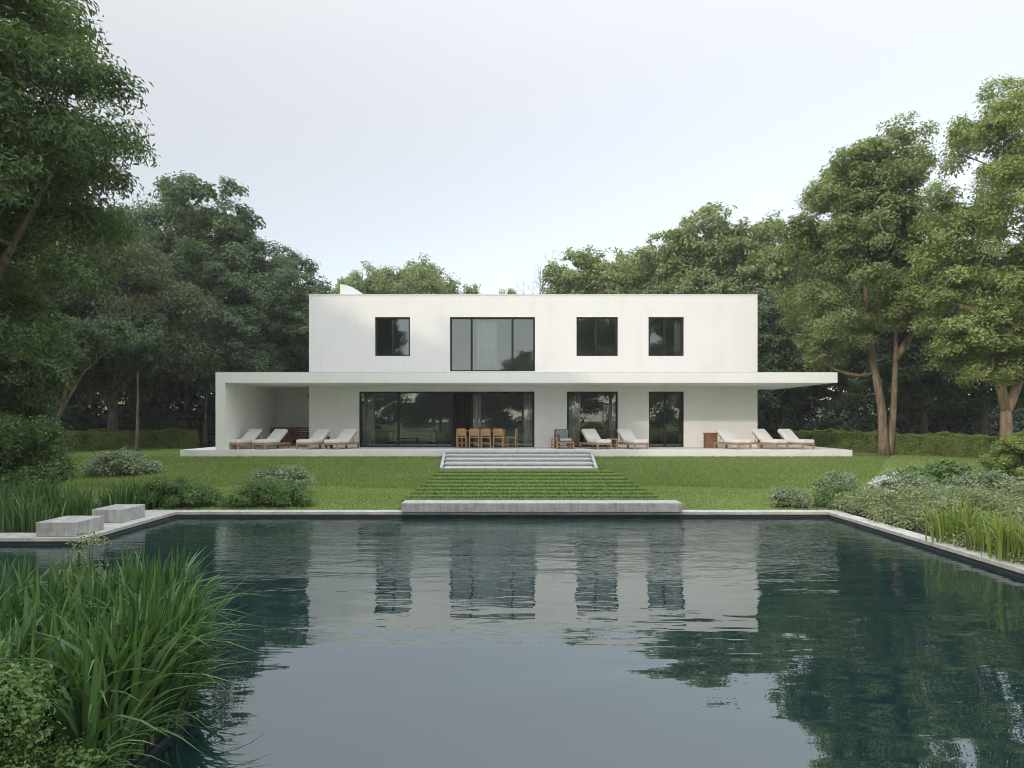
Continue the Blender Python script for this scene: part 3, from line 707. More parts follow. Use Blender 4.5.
def skeleton(rng, stems, puffs, r_base, rtip=.014, sides=7, s=None, fill=.95):
    """stems: list of polylines; puffs hang on the nearest suitable node"""
    nodes = []; par = []; stem_rng = []
    for st_ in stems:
        i_first = len(nodes)
        prev = -1 if not nodes or (Vector(st_[0])-Vector(stems[0][0])).length < .6 else int(np.argmin([np.linalg.norm(np.array(st_[0])-q) for q in nodes]))
        for i in range(len(st_)-1):
            a, b = np.array(st_[i], float), np.array(st_[i+1], float); m = max(1, int(np.linalg.norm(b-a)/.6))
            for k in range(m):
                if i == 0 and k == 0 and prev >= 0 and len(nodes): continue
                nodes.append(a+(b-a)*k/m); par.append(prev); prev = len(nodes)-1
        nodes.append(np.array(st_[-1], float)); par.append(prev); stem_rng.append((i_first, len(nodes)))
    top = np.array(stems[0][-1], float); n_stem = len(nodes)
    base = np.array(stems[0][0], float)
    zmin = min(p[2] for p in puffs[:, :3])
    order = np.argsort([np.linalg.norm(p[:3]-base) for p in puffs])
    tips = []
    for i in order:
        p = puffs[i, :3]; A = np.array(nodes); d = np.linalg.norm(A-p, axis=1)
        cost = d + np.maximum(0, A[:, 2]-p[2]+.25*d)*1.6 + (A[:, 2] < zmin*.5)*3
        k = int(np.argmin(cost)); a = nodes[k]; L = np.linalg.norm(p-a); m = max(2, int(L/.55)); prev = k
        sag = rng.normal(size=3)*L*.07; sag[2] = abs(sag[2])*.4
        for j in range(1, m+1):
            t = j/m; q = a+(p-a)*t*fill + sag*math.sin(math.pi*t) + np.array([0, 0, -.12*L*math.sin(math.pi*t)])+rng.normal(size=3)*.03
            nodes.append(q); par.append(prev); prev = len(nodes)-1
        tips.append(prev)
    cnt = np.zeros(len(nodes))
    for t_ in tips:
        k = t_
        while k >= 0: cnt[k] += 1; k = par[k]
    cnt = np.maximum(cnt, 1); rad = rtip*cnt**.5
    for j, (i0, i1) in enumerate(stem_rng):
        for i in range(i0, i1):
            t = (i-i0)/max(1, i1-i0-1); rs = r_base*(1 if j == 0 else .72)*(1-.82*t**.8)
            rad[i] = rs*(1.35 if (t == 0 and j == 0) else 1)
    for i in range(n_stem, len(nodes)): rad[i] = min(rad[i], .55*rad[par[i]] if par[i] < n_stem else rad[par[i]])
    kids = {}
    for i, p in enumerate(par):
        if p >= 0: kids.setdefault(p, []).append(i)
    s = s or S(); done = set()
    starts = [i for i, p in enumerate(par) if p < 0]
    stack = [(i, None) for i in starts]
    while stack:
        i, p = stack.pop(); pts = []; rr = []
        if p is not None: pts.append(nodes[p]); rr.append(min(rad[p], rad[i]*1.25))
        k = i
        while True:
            pts.append(nodes[k]); rr.append(rad[k]); ch = kids.get(k, [])
            if not ch: break
            ch = sorted(ch, key=lambda c: -cnt[c])
            for c in ch[1:]: stack.append((c, k))
            k = ch[0]
        sd_ = sides if rr[0] > .05 else 4
        if len(pts) > 1: s.tube(pts, rr, sd_)
    return s
def make_tree(seed, stems, env, npuff, pr, per, L, W, r_base, leaf, bark, droop=.3, flat=.75, spread=.26, nsub=12, rtip=.014, mind=.55, extra=None):
    rng = np.random.default_rng(seed); pf = crown_puffs(rng, env, int(npuff*1.5), pr[0]*1.08, pr[1]*1.08, mind*.78); flat = min(.9, flat+.15)
    if extra is not None: pf = np.vstack([pf, np.array(extra)])
    tm = skeleton(rng, stems, pf, r_base, rtip)
    mt = bpy.data.meshes.new('trunk'); tm.bm.to_mesh(mt); tm.bm.free(); mt.materials.append(bark)
    v, f = puff_leaves(rng, pf, per, L, W, flat, droop, nsub, spread)
    return mt, np_mesh('crown', v, f, leaf)
def tree(name, meshes, loc, rz, sc, label, group=None):
    t = empty(name, loc, rz, label, 'tree', group, sc)
    link('trunk', meshes[0], t); link('crown', meshes[1], t); return t
def gz(x, y): return float(zland(x, y))

# ------------------------------------------------------------------ trees
# feathery tree at the left edge
T_A = make_tree(11, [[(-.6, 0, 0), (-.3, 0, 2.0), (.6, 0, 4.2), (.9, .2, 7), (.5, 0, 10)], [(.35, 0, 3.6), (2.2, -.6, 6.5), (3.2, -.5, 8.5)]],
   [(0, 0, 8.3, 4.3, 3.8, 4.6), (1.8, -.5, 9.3, 2.7, 2.6, 2.3), (-1.5, 0, 5.8, 3.0, 3, 2.6), (.8, .2, 12.2, 1.9, 1.9, 1.7), (3.1, -.3, 9.8, 1.6, 1.3, 1.2), (2.3, -.2, 11.8, 1.2, 1.2, .9)], 72, (.7, 1.2), 1050, .16, .05, .22, L_feather, M_bark, droop=.7, flat=.6, spread=.24, rtip=.012)
tree('feathery_tree', T_A, (px2x(-62, 13.6), 13.6, .3), 0, (.84, .84, .81), 'tall feathery leaved tree leaning in over the left pool corner')
# broad olive tree
T_B = make_tree(21, [[(0, 0, 0), (0, 0, 2.6), (.2, 0, 5), (.1, 0, 8.5)], [(0, 0, 2.2), (-1.4, .3, 5.0)], [(0, 0, 2.4), (1.5, -.2, 5.0)]],
   [(0, 0, 6.4, 4.7, 4.2, 3.6), (-1, -.6, 8.2, 3.2, 3, 2.6), (1.8, -.4, 5.6, 3.0, 3, 2.6)], 95, (.8, 1.25), 950, .15, .07, .30, L_olive, M_bark, droop=.4, flat=.8, spread=.36, nsub=9)
tree('olive_tree', T_B, (px2x(113, 33.5), 33.5, .7), .3, 1, 'broad dull olive green tree with fine leaves and thick forked trunk')
# tall deep green trees
T_C = make_tree(31, [[(0, 0, 0), (.1, 0, 5), (.2, 0, 9), (0, 0, 13)], [(.1, 0, 5), (2.2, .4, 9)], [(.1, 0, 5.5), (-2.0, -.3, 9)]],
   [(0, 0, 8.8, 4.4, 4.2, 4.2), (.6, 0, 12.6, 3.0, 3, 2.4), (-1.8, -.4, 7.5, 3.2, 3, 3), (2.4, 0, 6.4, 2.6, 2.6, 2.6)], 88, (.85, 1.4), 620, .21, .115, .27, L_deep, M_bark, flat=.7, spread=.22)
tree('tall_tree', T_C, (px2x(188, 40), 40, .7), .4, 1.03, 'tallest deep green tree behind the left pavilion, thin upper branches showing')
tree('tall_tree', T_C, (px2x(268, 40), 41, .7), 2.4, (.85, .85, .79), 'deep green tree directly beside the upper left corner of the house')
tree('tall_tree', T_C, (px2x(95, 46), 46, .7), 4.2, (1.05, 1.05, 1.06), 'deep green tree rising behind the broad olive tree')
tree('tall_tree', T_C, (px2x(228, 37.0), 38.0, .7), 5.2, (.72, .72, .66), 'lower deep green tree just behind the pavilion roof')
# right double trunk tree
T_G = make_tree(41, [[(0, 0, 0), (-.1, 0, 2), (-.5, 0, 4.2), (-.7, .2, 7.5), (-.3, 0, 11.5)], [(.25, 0, 0), (.4, 0, 2.1), (.5, 0, 4.6), (.4, -.1, 8), (1.0, .1, 11.2)], [(.5, 0, 4.0), (1.7, -.3, 6.4)]],
   [(-1.7, -.2, 7.0, 2.1, 2.6, 2.5), (-.4, 0, 10.3, 2.2, 2.6, 2.5), (-.2, 0, 12.0, 1.9, 2.2, 1.7), (-1.8, 0, 9.4, 2.0, 2.3, 1.7), (.9, 0, 8.4, 1.3, 2.2, 2.2), (-2.2, -.5, 4.8, 1.3, 1.3, 1.0), (.2, -.9, 6.3, 1.6, 1.1, 1.1)], 80, (.6, 1.05), 1050, .145, .07, .21, L_mid, M_barkred, flat=.6, spread=.22)
tree('twin_trunk_tree', T_G, (px2x(884, 28.5), 28.5, .65), 0, 1, 'tall tree with a forked double tan trunk in front of the right hedge')
# right edge tree
T_H = make_tree(51, [[(0, 0, 0), (0, 0, 1.9), (-.25, 0, 3), (-.4, 0, 6), (-.2, 0, 10)], [(0, 0, 1.7), (.45, 0, 3.0), (.7, .1, 7), (1.0, 0, 10)]],
   [(-.6, 0, 5.6, 2.6, 2.6, 2.4), (.3, 0, 8.6, 3.1, 2.9, 3.0), (1.2, 0, 11.6, 2.4, 2.5, 2.4), (2.2, 0, 6, 2.4, 2.6, 3), (-.9, -.5, 4.1, 2.0, 1.6, 1.3), (-1.6, -.4, 5.0, 1.5, 1.5, 1.6), (1.6, -.4, 4.4, 1.8, 1.6, 1.4), (-.5, .1, 10.6, 1.7, 1.8, 1.6)], 100, (.6, 1.05), 1150, .12, .062, .24, L_bright, M_barkred, flat=.65, spread=.22)
tree('bright_tree', T_H, (px2x(1006, 24.3), 24.3, .6), 0, (1, 1, 1.0), 'bright green tree at the right edge with a short forked tan trunk')
# background crowns
T_R = make_tree(61, [[(0, 0, 0), (.1, 0, 5), (0, 0, 13)], [(.1, 0, 4.5), (2.4, .3, 9)], [(.1, 0, 5), (-2.4, -.3, 9)]],
   [(0, 0, 10, 4.4, 4, 4.6), (-1.6, 0, 13.3, 2.6, 2.6, 2.4), (1.8, 0, 13.0, 2.4, 2.4, 2.2), (2.2, 0, 7.5, 3, 3, 3.5), (-2.4, 0, 7.5, 3, 3, 3.5)], 92, (.85, 1.35), 520, .24, .13, .3, L_mid, M_bark, flat=.7, spread=.22)
T_S = make_tree(71, [[(0, 0, 0), (.1, 0, 4), (0, 0, 10)], [(.1, 0, 4), (1.8, .3, 7)]],
   [(0, 0, 7.2, 3.6, 3.4, 4.0), (-1.0, 0, 10, 2.2, 2.2, 1.8), (1.4, 0, 9.4, 2.0, 2, 1.8)], 66, (.8, 1.3), 480, .23, .125, .24, L_mid, M_bark, flat=.7, spread=.22)
T_D = make_tree(81, [[(0, 0, 0), (.1, 0, 4), (0, 0, 10)], [(.1, 0, 4), (1.8, .3, 7)]],
   [(0, 0, 6.6, 3.7, 3.4, 4.6), (-1.0, 0, 10, 2.2, 2.2, 1.8), (1.4, 0, 9.4, 2.0, 2, 1.8)], 70, (.8, 1.3), 480, .23, .125, .22, L_deep, M_bark, flat=.7, spread=.22)
bgd = [
 ('round_tree', T_R, 728, 47, 0, 1.0, 1.0, 'largest background tree behind the right end of the roof'),
 ('round_tree', T_R, 662, 50, 1.6, .86, .93, 'background tree left of the largest one behind the roof'),
 ('small_tree', T_S, 596, 50, .5, 1.05, 1.13, 'round topped tree above the roof right of the bare twigs'),
 ('small_tree', T_S, 622, 54, 2.5, 1.0, 1.22, 'tree between the round topped one and the taller crowns above the roof'),
 ('small_tree', T_S, 372, 58, 3.5, 1.0, 1.2, 'crown above the roof next to the white skylight housing'),
 ('small_tree', T_S, 424, 60, 5.1, 1.0, 1.28, 'crown above the roof over the left upper window'),
 ('small_tree', T_S, 474, 64, 1.1, .7, 1.14, 'tiny crown tip above the roof over the large upper window'),
 ('small_tree', T_S, 503, 66, 2.1, .7, 1.14, 'lowest sliver of crown above the roof at the middle of the house'),
 ('round_tree', T_R, 800, 44, 2.9, .86, .85, 'dense tree filling the gap right of the house behind the twin trunk tree'),
 ('dark_tree', T_D, 768, 40, 1.0, .8, .72, 'darker low tree at the right rear corner of the house'),
 ('dark_tree', T_D, 850, 40, 1.7, .95, .83, 'shaded tree with a grey trunk behind the twin trunk tree'),
 ('dark_tree', T_D, 925, 38, 2.2, 1.0, .82, 'shaded tree between the twin trunk tree and the bright tree'),
 ('dark_tree', T_D, 985, 36, 3.2, 1.0, .85, 'shaded tree behind the bright tree at the right edge'),
 ('dark_tree', T_D, 1050, 34, 4.2, 1.0, .9, 'shaded tree at the far right edge of the view'),
 ('dark_tree', T_D, 20, 36, 3.9, 1.0, .92, 'dark tree behind the feathery tree on the left'),
 ('dark_tree', T_D, -40, 30, 2.9, 1.0, .9, 'dark tree at the far left edge of the view'),
 ('dark_tree', T_D, 155, 47, 4.6, 1.0, 1.0, 'dark tree in the woods between the olive tree and the tallest tree'),
 ('dark_tree', T_D, 300, 48, 5.6, .9, .95, 'dark tree partly hidden behind the left end of the house'),
 ('dark_tree', T_D, 60, 52, 5.9, 1.1, 1.05, 'dark tree deep in the woods at the left'),
]
for (nm, ms, px, y, rz, sxy, sz, lab) in bgd:
    tree(nm, ms, (px2x(px, y), y, .65), rz, (sxy, sxy, sz), lab, 'trees in the woods behind the villa')
# far wood behind everything (reads as one mass)
rng = np.random.default_rng(5)
pf = []
for i in range(520):
    side = rng.uniform() < .5
    x = rng.uniform(-62, -13) if side else rng.uniform(12, 62)
    y = rng.uniform(47, 58) + abs(x)*-.1; r = rng.uniform(1.0, 1.9)
    pf.append((x, y, .7 + rng.uniform(0, 1)**1.2*7.5, r))
for i in range(160):
    pf.append((rng.uniform(-60, 60), rng.uniform(66, 74), .7+rng.uniform(0, 9), rng.uniform(1.3, 2.2)))
v, f = puff_leaves(rng, np.array(pf), 170, .42, .26, .8, .2, 10, .3)
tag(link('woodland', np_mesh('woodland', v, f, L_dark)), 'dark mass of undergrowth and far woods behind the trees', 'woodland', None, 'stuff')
rng = np.random.default_rng(6); pf = []
for i in range(150):
    side = rng.uniform() < .5
    x = rng.uniform(-34, -13) if side else rng.uniform(13, 34)
    pf.append((x, rng.uniform(38, 44), .7+rng.uniform(0, 1.6), rng.uniform(.7, 1.2)))
v, f = puff_leaves(rng, np.array(pf), 260, .26, .15, .8, .2, 10, .3)
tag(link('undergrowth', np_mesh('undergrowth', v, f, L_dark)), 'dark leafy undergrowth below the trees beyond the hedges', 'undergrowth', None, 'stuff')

# small leaning tree and slim trunks at left
T_L = make_tree(91, [[(0, 0, 0), (.25, 0, 1.0), (.9, 0, 2.3), (1.5, .1, 3.4), (2.5, .1, 4.3)], [(.7, 0, 1.9), (.95, 0, 3.2), (1.15, .1, 4.6)]],
   [(.6, 0, 4.6, 1.7, 1.6, 1.1), (2.4, .2, 4.8, 1.0, 1, .6)], 17, (.45, .7), 420, .15, .075, .085, L_deep, M_barkred, flat=.6)
tree('leaning_tree', T_L, (px2x(44, 26.5), 26.5, .65), 0, 1, 'small tree with a pale thin trunk leaning right beside the left hedge')
T_E = make_tree(95, [[(0, 0, 0), (.05, 0, 2.5), (0, 0, 5)]], [(0, 0, 5.4, 1.8, 1.8, 1.7)], 20, (.5, .8), 420, .16, .08, .10, L_deep, M_bark, flat=.7)
tree('slim_tree', T_E, (px2x(137, 31.5), 31.5, .65), 0, 1, 'slim straight trunked tree at the end of the left hedge')
tree('slim_tree', T_E, (px2x(205, 36.5), 36.5, .65), 1.2, (1.2, 1.2, 1.15), 'slim trunked tree close to the pavilion wall')
T_lowA = make_tree(97, [[(0, 0, 0), (.1, 0, 2), (0, 0, 4)]], [(0, 0, 3.9, 2.3, 2.2, 2.1), (1.0, 0, 3.2, 1.3, 1.3, 1.3)], 44, (.5, .8), 600, .15, .06, .13, L_feather, M_bark, flat=.6, droop=.6)
tree('low_leafy_tree', T_lowA, (px2x(-15, 23), 23, .3), 0, (1, 1, 1.12), 'low leafy green tree under the feathery tree at the left edge')
# bare twiggy tree
rng = np.random.default_rng(12); s = S()
def twig(p, d, L, r, depth):
    pts = [p]; rr = [r]; q = p.copy()
    for k in range(4):
        d2 = unit(d + rng.normal(size=3)*.12); q = q + d2*L/4; pts.append(q); rr.append(r*(1-.14*(k+1))); d = d2
    s.tube(pts, rr, 4)
    if depth > 0:
        for k in range(4):
            i = rng.integers(2, 5); twig(np.array(pts[i]), unit(d + rng.normal(size=3)*.55 + np.array([0, 0, .25])), L*.62, r*.5, depth-1)
twig(np.array([0, 0, 6.5]), np.array([0, 0, 1.]), 3.6, .09, 4)
s.tube([(0, 0, 0), (.1, 0, 3), (0, 0, 6.6)], [.17, .13, .09], 6)
o = s.build('bare_tree', M_barkred, None, (px2x(536, 52), 52, .7)); o.scale = (1, 1, 1.02); tag(o, 'leafless twiggy tree showing above the roof', 'tree')

# trees around and behind the viewpoint (they shade the lawn and show in the window glass)
GB = 'trees beyond the pool behind the viewpoint'
LB = 'tree on the near side of the pool, reflected in the glass'
for (ms, x, y, rz, sc, sz) in ((T_R, 12, -24, .2, 1, .95), (T_R, 21, -25, 2.2, 1.05, 1), (T_S, 6, -30, 1.2, 1, .95), (T_S, 1.5, -32, 4.2, 1, .88), (T_D, -18, -25, 3.1, 1.2, 1.15),
        (T_D, -5, -38, 3.1, 1, .7), (T_D, 30, -26, 2.1, 1.2, 1.1), (T_D, -26, -22, 3.9, 1.2, 1.1), (T_D, -10, -36, 1.9, 1, .62)):
    tree('garden_tree', ms, (x, y, .4), rz, (sc, sc, sz), LB, GB)
GS = 'shade trees left of the pool'
for (ms, x, y, rz, sc, sz) in ((T_R, -20, 20.5, .2, .95, 1.02), (T_R, -18.5, 13.5, 2.4, .95, .93), (T_R, -18, 7, .9, 1.0, .92), (T_R, -18, .5, 1.9, 1, .86), (T_R, -18, -6.5, 3.9, 1, .92)):
    tree('shade_tree', ms, (x, y, .3), rz, (sc, sc, sz), 'shade tree outside the left edge of the view beside the pool', GS)
rng = np.random.default_rng(8); pf = []
for i in range(230): pf.append((rng.uniform(-48, 48), rng.uniform(-46, -38), .4+rng.uniform(0, 6), rng.uniform(1.2, 2.0)))
v, f = puff_leaves(rng, np.array(pf), 200, .42, .26, .8, .2, 10, .3)
tag(link('far_shrubbery', np_mesh('far_shrubbery', v, f, L_deep)), 'dense shrubbery along the garden edge behind the viewpoint', 'shrubbery', None, 'stuff')

# ------------------------------------------------------------------ hedges, shrubs
def hedge(name, p0, p1, w, h, n, seed, label, L=.09, W=.055):
    rng = np.random.default_rng(seed); p0 = np.array(p0, float); p1 = np.array(p1, float)
    d = p1-p0; ln = np.linalg.norm(d); d /= ln; nn = np.array([-d[1], d[0]])
    A = np.array([ln*h, ln*h, ln*w, w*h, w*h]); k = rng.choice(5, n, p=A/A.sum())
    u, t = rng.uniform(0, 1, n), rng.uniform(0, 1, n)
    a = np.where(k < 3, u*ln, np.where(k == 3, 0, ln)); b = np.where(k == 0, -w/2, np.where(k == 1, w/2, (t-.5)*w)); b = np.where(k >= 3, (u-.5)*w, b)
    z = np.where(k == 2, h, t*h)
    wob = .05*np.sin(a*2.3+z*3)+.035*np.sin(a*5.1-z*4+1)+.03*np.sin(a*9.7+b*5); 
    no = np.zeros((n, 3)); no[k == 0, :2] = -nn; no[k == 1, :2] = nn; no[k == 2, 2] = 1; no[k == 3, :2] = -d; no[k == 4, :2] = d
    c = np.empty((n, 3)); c[:, :2] = p0+d*a[:, None]+nn*b[:, None]; c[:, 2] = .58+z
    c += no*(wob+rng.normal(size=n)*.035)[:, None]
    v, f = leaf_geo(rng, c, no+rng.normal(size=(n, 3))*.55+np.array([0, 0, .3]), L, W, .1)
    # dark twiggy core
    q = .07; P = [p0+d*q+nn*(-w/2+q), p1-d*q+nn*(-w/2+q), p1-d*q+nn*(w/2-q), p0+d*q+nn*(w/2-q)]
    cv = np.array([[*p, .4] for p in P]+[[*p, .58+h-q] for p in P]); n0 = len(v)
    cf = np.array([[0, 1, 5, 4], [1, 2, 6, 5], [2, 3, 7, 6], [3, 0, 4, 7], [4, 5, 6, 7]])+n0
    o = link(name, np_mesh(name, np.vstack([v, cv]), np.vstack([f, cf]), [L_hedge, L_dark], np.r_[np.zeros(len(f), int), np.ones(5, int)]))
    return tag(o, label, 'hedge')
hedge('clipped_hedge', (px2x(893, 29.0), 29.2), (px2x(1075, 24.0), 24.2), .9, .95, 46000, 1, 'sunlit clipped hedge between the twin trunk tree and the right edge')
hedge('clipped_hedge', (px2x(790, 33.6), 33.9), (px2x(888, 30.0), 30.6), .9, 1.0, 26000, 2, 'shaded clipped hedge between the terrace end and the twin trunk tree')
hedge('clipped_hedge', (px2x(48, 30.5), 30.5), (px2x(125, 33), 33), .9, 1.0, 24000, 3, 'clipped hedge in front of the broad olive tree')
hedge('clipped_hedge', (px2x(126, 34.3), 34.2), (px2x(200, 36), 35.6), .9, 1.0, 22000, 4, 'clipped hedge section nearest the pavilion wall')

def shrub(name, c, rad, npf, pr, per, L, W, mat, seed, label, cat='shrub', group=None, extra=None, flat=.85, stems=True):
    rng = np.random.default_rng(seed); pf = []
    for i in range(npf):
        d = unit(rng.normal(size=3)); d[2] = abs(d[2]); rr = rng.uniform(.3, 1)**.4
        pf.append((*(d*rr*(np.array(rad)-pr*.7)), pr*rng.uniform(.7, 1.2)))
    pf = np.array(pf); pf[:, 2] += pr*.3
    v, f = puff_leaves(rng, pf, per, L, W, flat, .1, 10, .3)
    v[:, 2] = np.maximum(v[:, 2], .0+rng.uniform(0, .03, len(v)))
    mats = [mat]; mi = np.zeros(len(f), int)
    if extra:   # flower heads: (material, count, size)
        d = unit(rng.normal(size=(extra[1], 3))); d[:, 2] = abs(d[:, 2]); hc = d*(np.array(rad)*1.0)
        if len(extra) > 3: hc = hc[hc[:, 0] < extra[3]*rad[0]]
        hp = np.repeat(hc, 26, 0); hp = hp + rng.normal(size=hp.shape)*extra[2]
        v2, f2 = leaf_geo(rng, hp, rng.normal(size=hp.shape)+np.array([0, -.3, .8]), .05, .04)
        f = np.vstack([f, f2+len(v)]); v = np.vstack([v, v2]); mats.append(extra[0]); mi = np.r_[mi, np.ones(len(f2), int)]
    if not stems:
        return tag(link(name, np_mesh(name, v, f, mats, mi), None, c), label, cat, group)
    t = empty(name, c, 0, label, cat, group)
    link('foliage', np_mesh('foliage', v, f, mats, mi), t)
    s = S()
    for p in pf[::max(1, len(pf)//10)]:
        s.tube([(p[0]*.15, p[1]*.15, -.1), (p[0]*.6, p[1]*.6, p[2]*.5), (p[0]*.95, p[1]*.95, p[2]*.95)], [.018, .012, .006], 4)
    s.build('stem', M_bark, t); return t
def sh(name, px, y, r, npf, pr, per, L, W, mat, seed, label, **k):
    x = px2x(px, y); return shrub(name, (x, y, gz(x, y)-.02), r, npf, pr, per, L, W, mat, seed, label, **k)
sh('large_shrub', 8, 16.45, (1.69, 1.33, 1.87), 50, .42, 620, .085, .05, L_shrub, 101, 'large loose green shrub behind the sword leaved plants at left')
sh('dark_conifer', 18, 24.0, (1.7, 1.5, 2.2), 44, .5, 500, .10, .035, L_dark, 102, 'dark bluish conifer bush beside the leaning trunk')
sh('leafy_shrub', 122, 21, (1.1, .9, .8), 26, .3, 420, .075, .045, L_silver, 103, 'low grey green shrub on the shaded left lawn')
sh('shrub_mound', 160, 16.45, (0.37, 0.36, 0.37), 12, .2, 350, .05, .03, L_shrub, 104, 'smallest green tuft of shrub left of the rounded mound')
sh('shrub_mound', 180, 14.62, (0.91, 0.44, 0.60), 34, .24, 480, .05, .026, L_shrub, 105, 'rounded green mound at the back left pool corner', extra=None)
sh('shrub_mound', 272, 14.71, (1.07, 0.53, 0.52), 38, .24, 500, .05, .024, L_shrub, 106, 'long low trimmed mound on the left lawn edge of the pool')
sh('silver_shrub', 276, 16.80, (0.98, 0.71, 0.76), 30, .26, 430, .06, .03, L_silver, 107, 'silvery pale leaved shrub behind the long low mound')
sh('shrub_mound', 791, 14.58, (0.55, 0.40, 0.41), 20, .2, 430, .045, .026, L_silver, 108, 'small pale green shrub alone on the right lawn edge of the pool')
sh('shrub_mound', 843, 14.58, (0.60, 0.44, 0.46), 22, .2, 480, .045, .024, L_shrub, 109, 'trimmed green shrub at the back right pool corner')
sh('silver_shrub', 838, 16.36, (0.64, 0.53, 0.59), 22, .22, 330, .055, .03, L_silver, 110, 'wispy silver shrub on the bank behind the trimmed green shrub')
sh('ball_shrub', 1030, 20.6, (1.25, 1.15, 1.4), 95, .24, 520, .06, .035, L_hedge, 111, 'clipped round shrub at the right edge before the hedge')
sh('flowering_shrub', 905, 14.76, (0.93, 0.62, 0.73), 34, .26, 430, .065, .035, L_silver, 112, 'white flowering shrub at the left end of the right planting', extra=(L_white, 130, .032, -.1))
sh('broadleaf_shrub', 935, 15.91, (1.20, 0.71, 0.89), 40, .28, 420, .085, .05, L_shrub, 113, 'taller green shrub behind the white flowering shrub')
sh('silver_shrub', 985, 14.76, (1.07, 0.62, 0.73), 36, .26, 420, .065, .035, L_silver, 114, 'pale shrub between the flowering shrub and the right edge')
# groundcover drift at right
rng = np.random.default_rng(120)
pf = []
for i in range(420):
    y = rng.uniform(8.4, 14.5); x = rng.uniform(6.72, 13)
    hgt = .15 + .33*smooth((x-6.6)/1.8) * (.65+.35*math.sin(x*1.7+y)) ; pf.append((x, y, .335+hgt*rng.uniform(.3, 1), rng.uniform(.2, .34)))
v, f = puff_leaves(rng, np.array(pf), 330, .055, .026, .8, .05, 10, .32)
tag(link('ground_cover', np_mesh('ground_cover', v, f, L_cover)), 'low drift of grey green ground cover beside the right pool edge', 'ground cover', None, 'stuff')

# ------------------------------------------------------------------ blades
def blades(rng, base, h, wid, lean, out, seg=7, zlim=None):
    n = len(base); az = rng.uniform(0, 2*math.pi, n); dirv = np.stack([np.cos(az), np.sin(az), np.zeros(n)], 1)
    if out is not None: dirv = unit(dirv*.8 + out); dirv[:, 2] = 0
    side = np.stack([-dirv[:, 1], dirv[:, 0], np.zeros(n)], 1); tw = rng.uniform(-1.2, 1.2, n)[:, None]
    side = unit(side*np.cos(tw)+dirv*np.sin(tw))
    H = h*rng.uniform(.62, 1.1, n); ln = lean*rng.uniform(.1, 1.0, n)**1.6; hook = np.where(rng.uniform(size=n) < .22, rng.uniform(.4, 1.1, n), 0)
    V = np.empty((n, seg+1, 2, 3))
    for i in range(seg+1):
        t = i/seg; a = ln*t**2 + hook*max(0, t-.55)**1.5*1.4; zz = H*(t - .35*ln*t**3) - H*hook*max(0, t-.55)**2*1.3
        c = base + dirv*(a*H)[:, None]; c[:, 2] += zz
        w = wid*rng.uniform(.9, 1.0, n)*(min(1, .65+t*1.2) if t < .45 else max(.02, 1-((t-.45)/.55)**1.7))
        V[:, i, 0] = c - side*(w/2)[:, None]; V[:, i, 1] = c + side*(w/2)[:, None]
    ix = np.arange(n*(seg+1)*2).reshape(n, seg+1, 2)
    Q = np.stack([ix[:, :-1, 0], ix[:, :-1, 1], ix[:, 1:, 1], ix[:, 1:, 0]], -1).reshape(-1, 4)
    return V.reshape(-1, 3), Q
# foreground reed mass: clumps packed on the near bed
rng = np.random.default_rng(200); vs_, fs_, off = [], [], 0
clumps = []
while len(clumps) < 84:
    x, y = rng.uniform(-7.3, -2.35), rng.uniform(3.75, 5.8)
    if x < -.78*y - 1.05: continue
    clumps.append((x, y))
def ex(y): return -2.16 - max(0, (y-4.5)*.55)
clumps = [(min(x, ex(y)-.12), y) for x, y in clumps]
clumps += [(ex(y)-.12, y) for y in np.arange(3.75, 5.85, .17)] + [(ex(y)-.3, y) for y in np.arange(3.9, 5.8, .28)] + [(-2.68, 3.7), (-2.95, 3.75)]
for (x, y) in clumps:
    n = 37; b = np.stack([x+rng.normal(size=n)*.085, y+rng.normal(size=n)*.085, np.full(n, .32)], 1)
    b[:, 0] = np.minimum(b[:, 0], ex(y)-.01)
    o = b-np.array([x, y, .32]); o = unit(o)*1.0
    edge = max(0, 1-(ex(y)-x)/.55); o[:, 0] += .6*edge; o[:, 1] -= .15*edge
    v, f = blades(rng, b, rng.uniform(.70, .93), .042, .5+.22*edge, o)
    vs_.append(v); fs_.append(f+off); off += len(v)
for y in np.arange(3.5, 5.95, .06):   # short blades arching down over the edge
    n = 9; b = np.stack([ex(y)-.03+rng.normal(size=n)*.03, y+rng.normal(size=n)*.05, np.full(n, .30)], 1)
    o = np.tile(np.array([1.7, -.2, 0]), (n, 1)); v, f = blades(rng, b, rng.uniform(.34, .6), .026, 1.15, o)
    vs_.append(v); fs_.append(f+off); off += len(v)
tag(link('reed_bed', np_mesh('reed_bed', np.vstack(vs_), np.vstack(fs_), L_reed, None, True)), 'mass of tall green sword leaved reeds in the near left pool corner', 'reeds', None, 'stuff')
# sword leaved band behind the concrete blocks
rng = np.random.default_rng(210); vs_, fs_, off = [], [], 0
for i in range(95):
    y = rng.uniform(11.5, 14.7); x = rng.uniform(-13.8, -7.95)
    if y > 14.15: x = rng.uniform(-13.3, -7.3)
    n = 30; b = np.stack([x+rng.normal(size=n)*.12, y+rng.normal(size=n)*.12, np.full(n, .335)], 1)
    v, f = blades(rng, b, rng.uniform(.55, .73), .031, .45, unit(b-np.array([x, y, .335])), 5); vs_.append(v); fs_.append(f+off); off += len(v)
tag(link('iris_bed', np_mesh('iris_bed', np.vstack(vs_), np.vstack(fs_), L_iris, None, True)), 'band of green sword leaved plants behind the concrete block seats', 'irises', None, 'stuff')
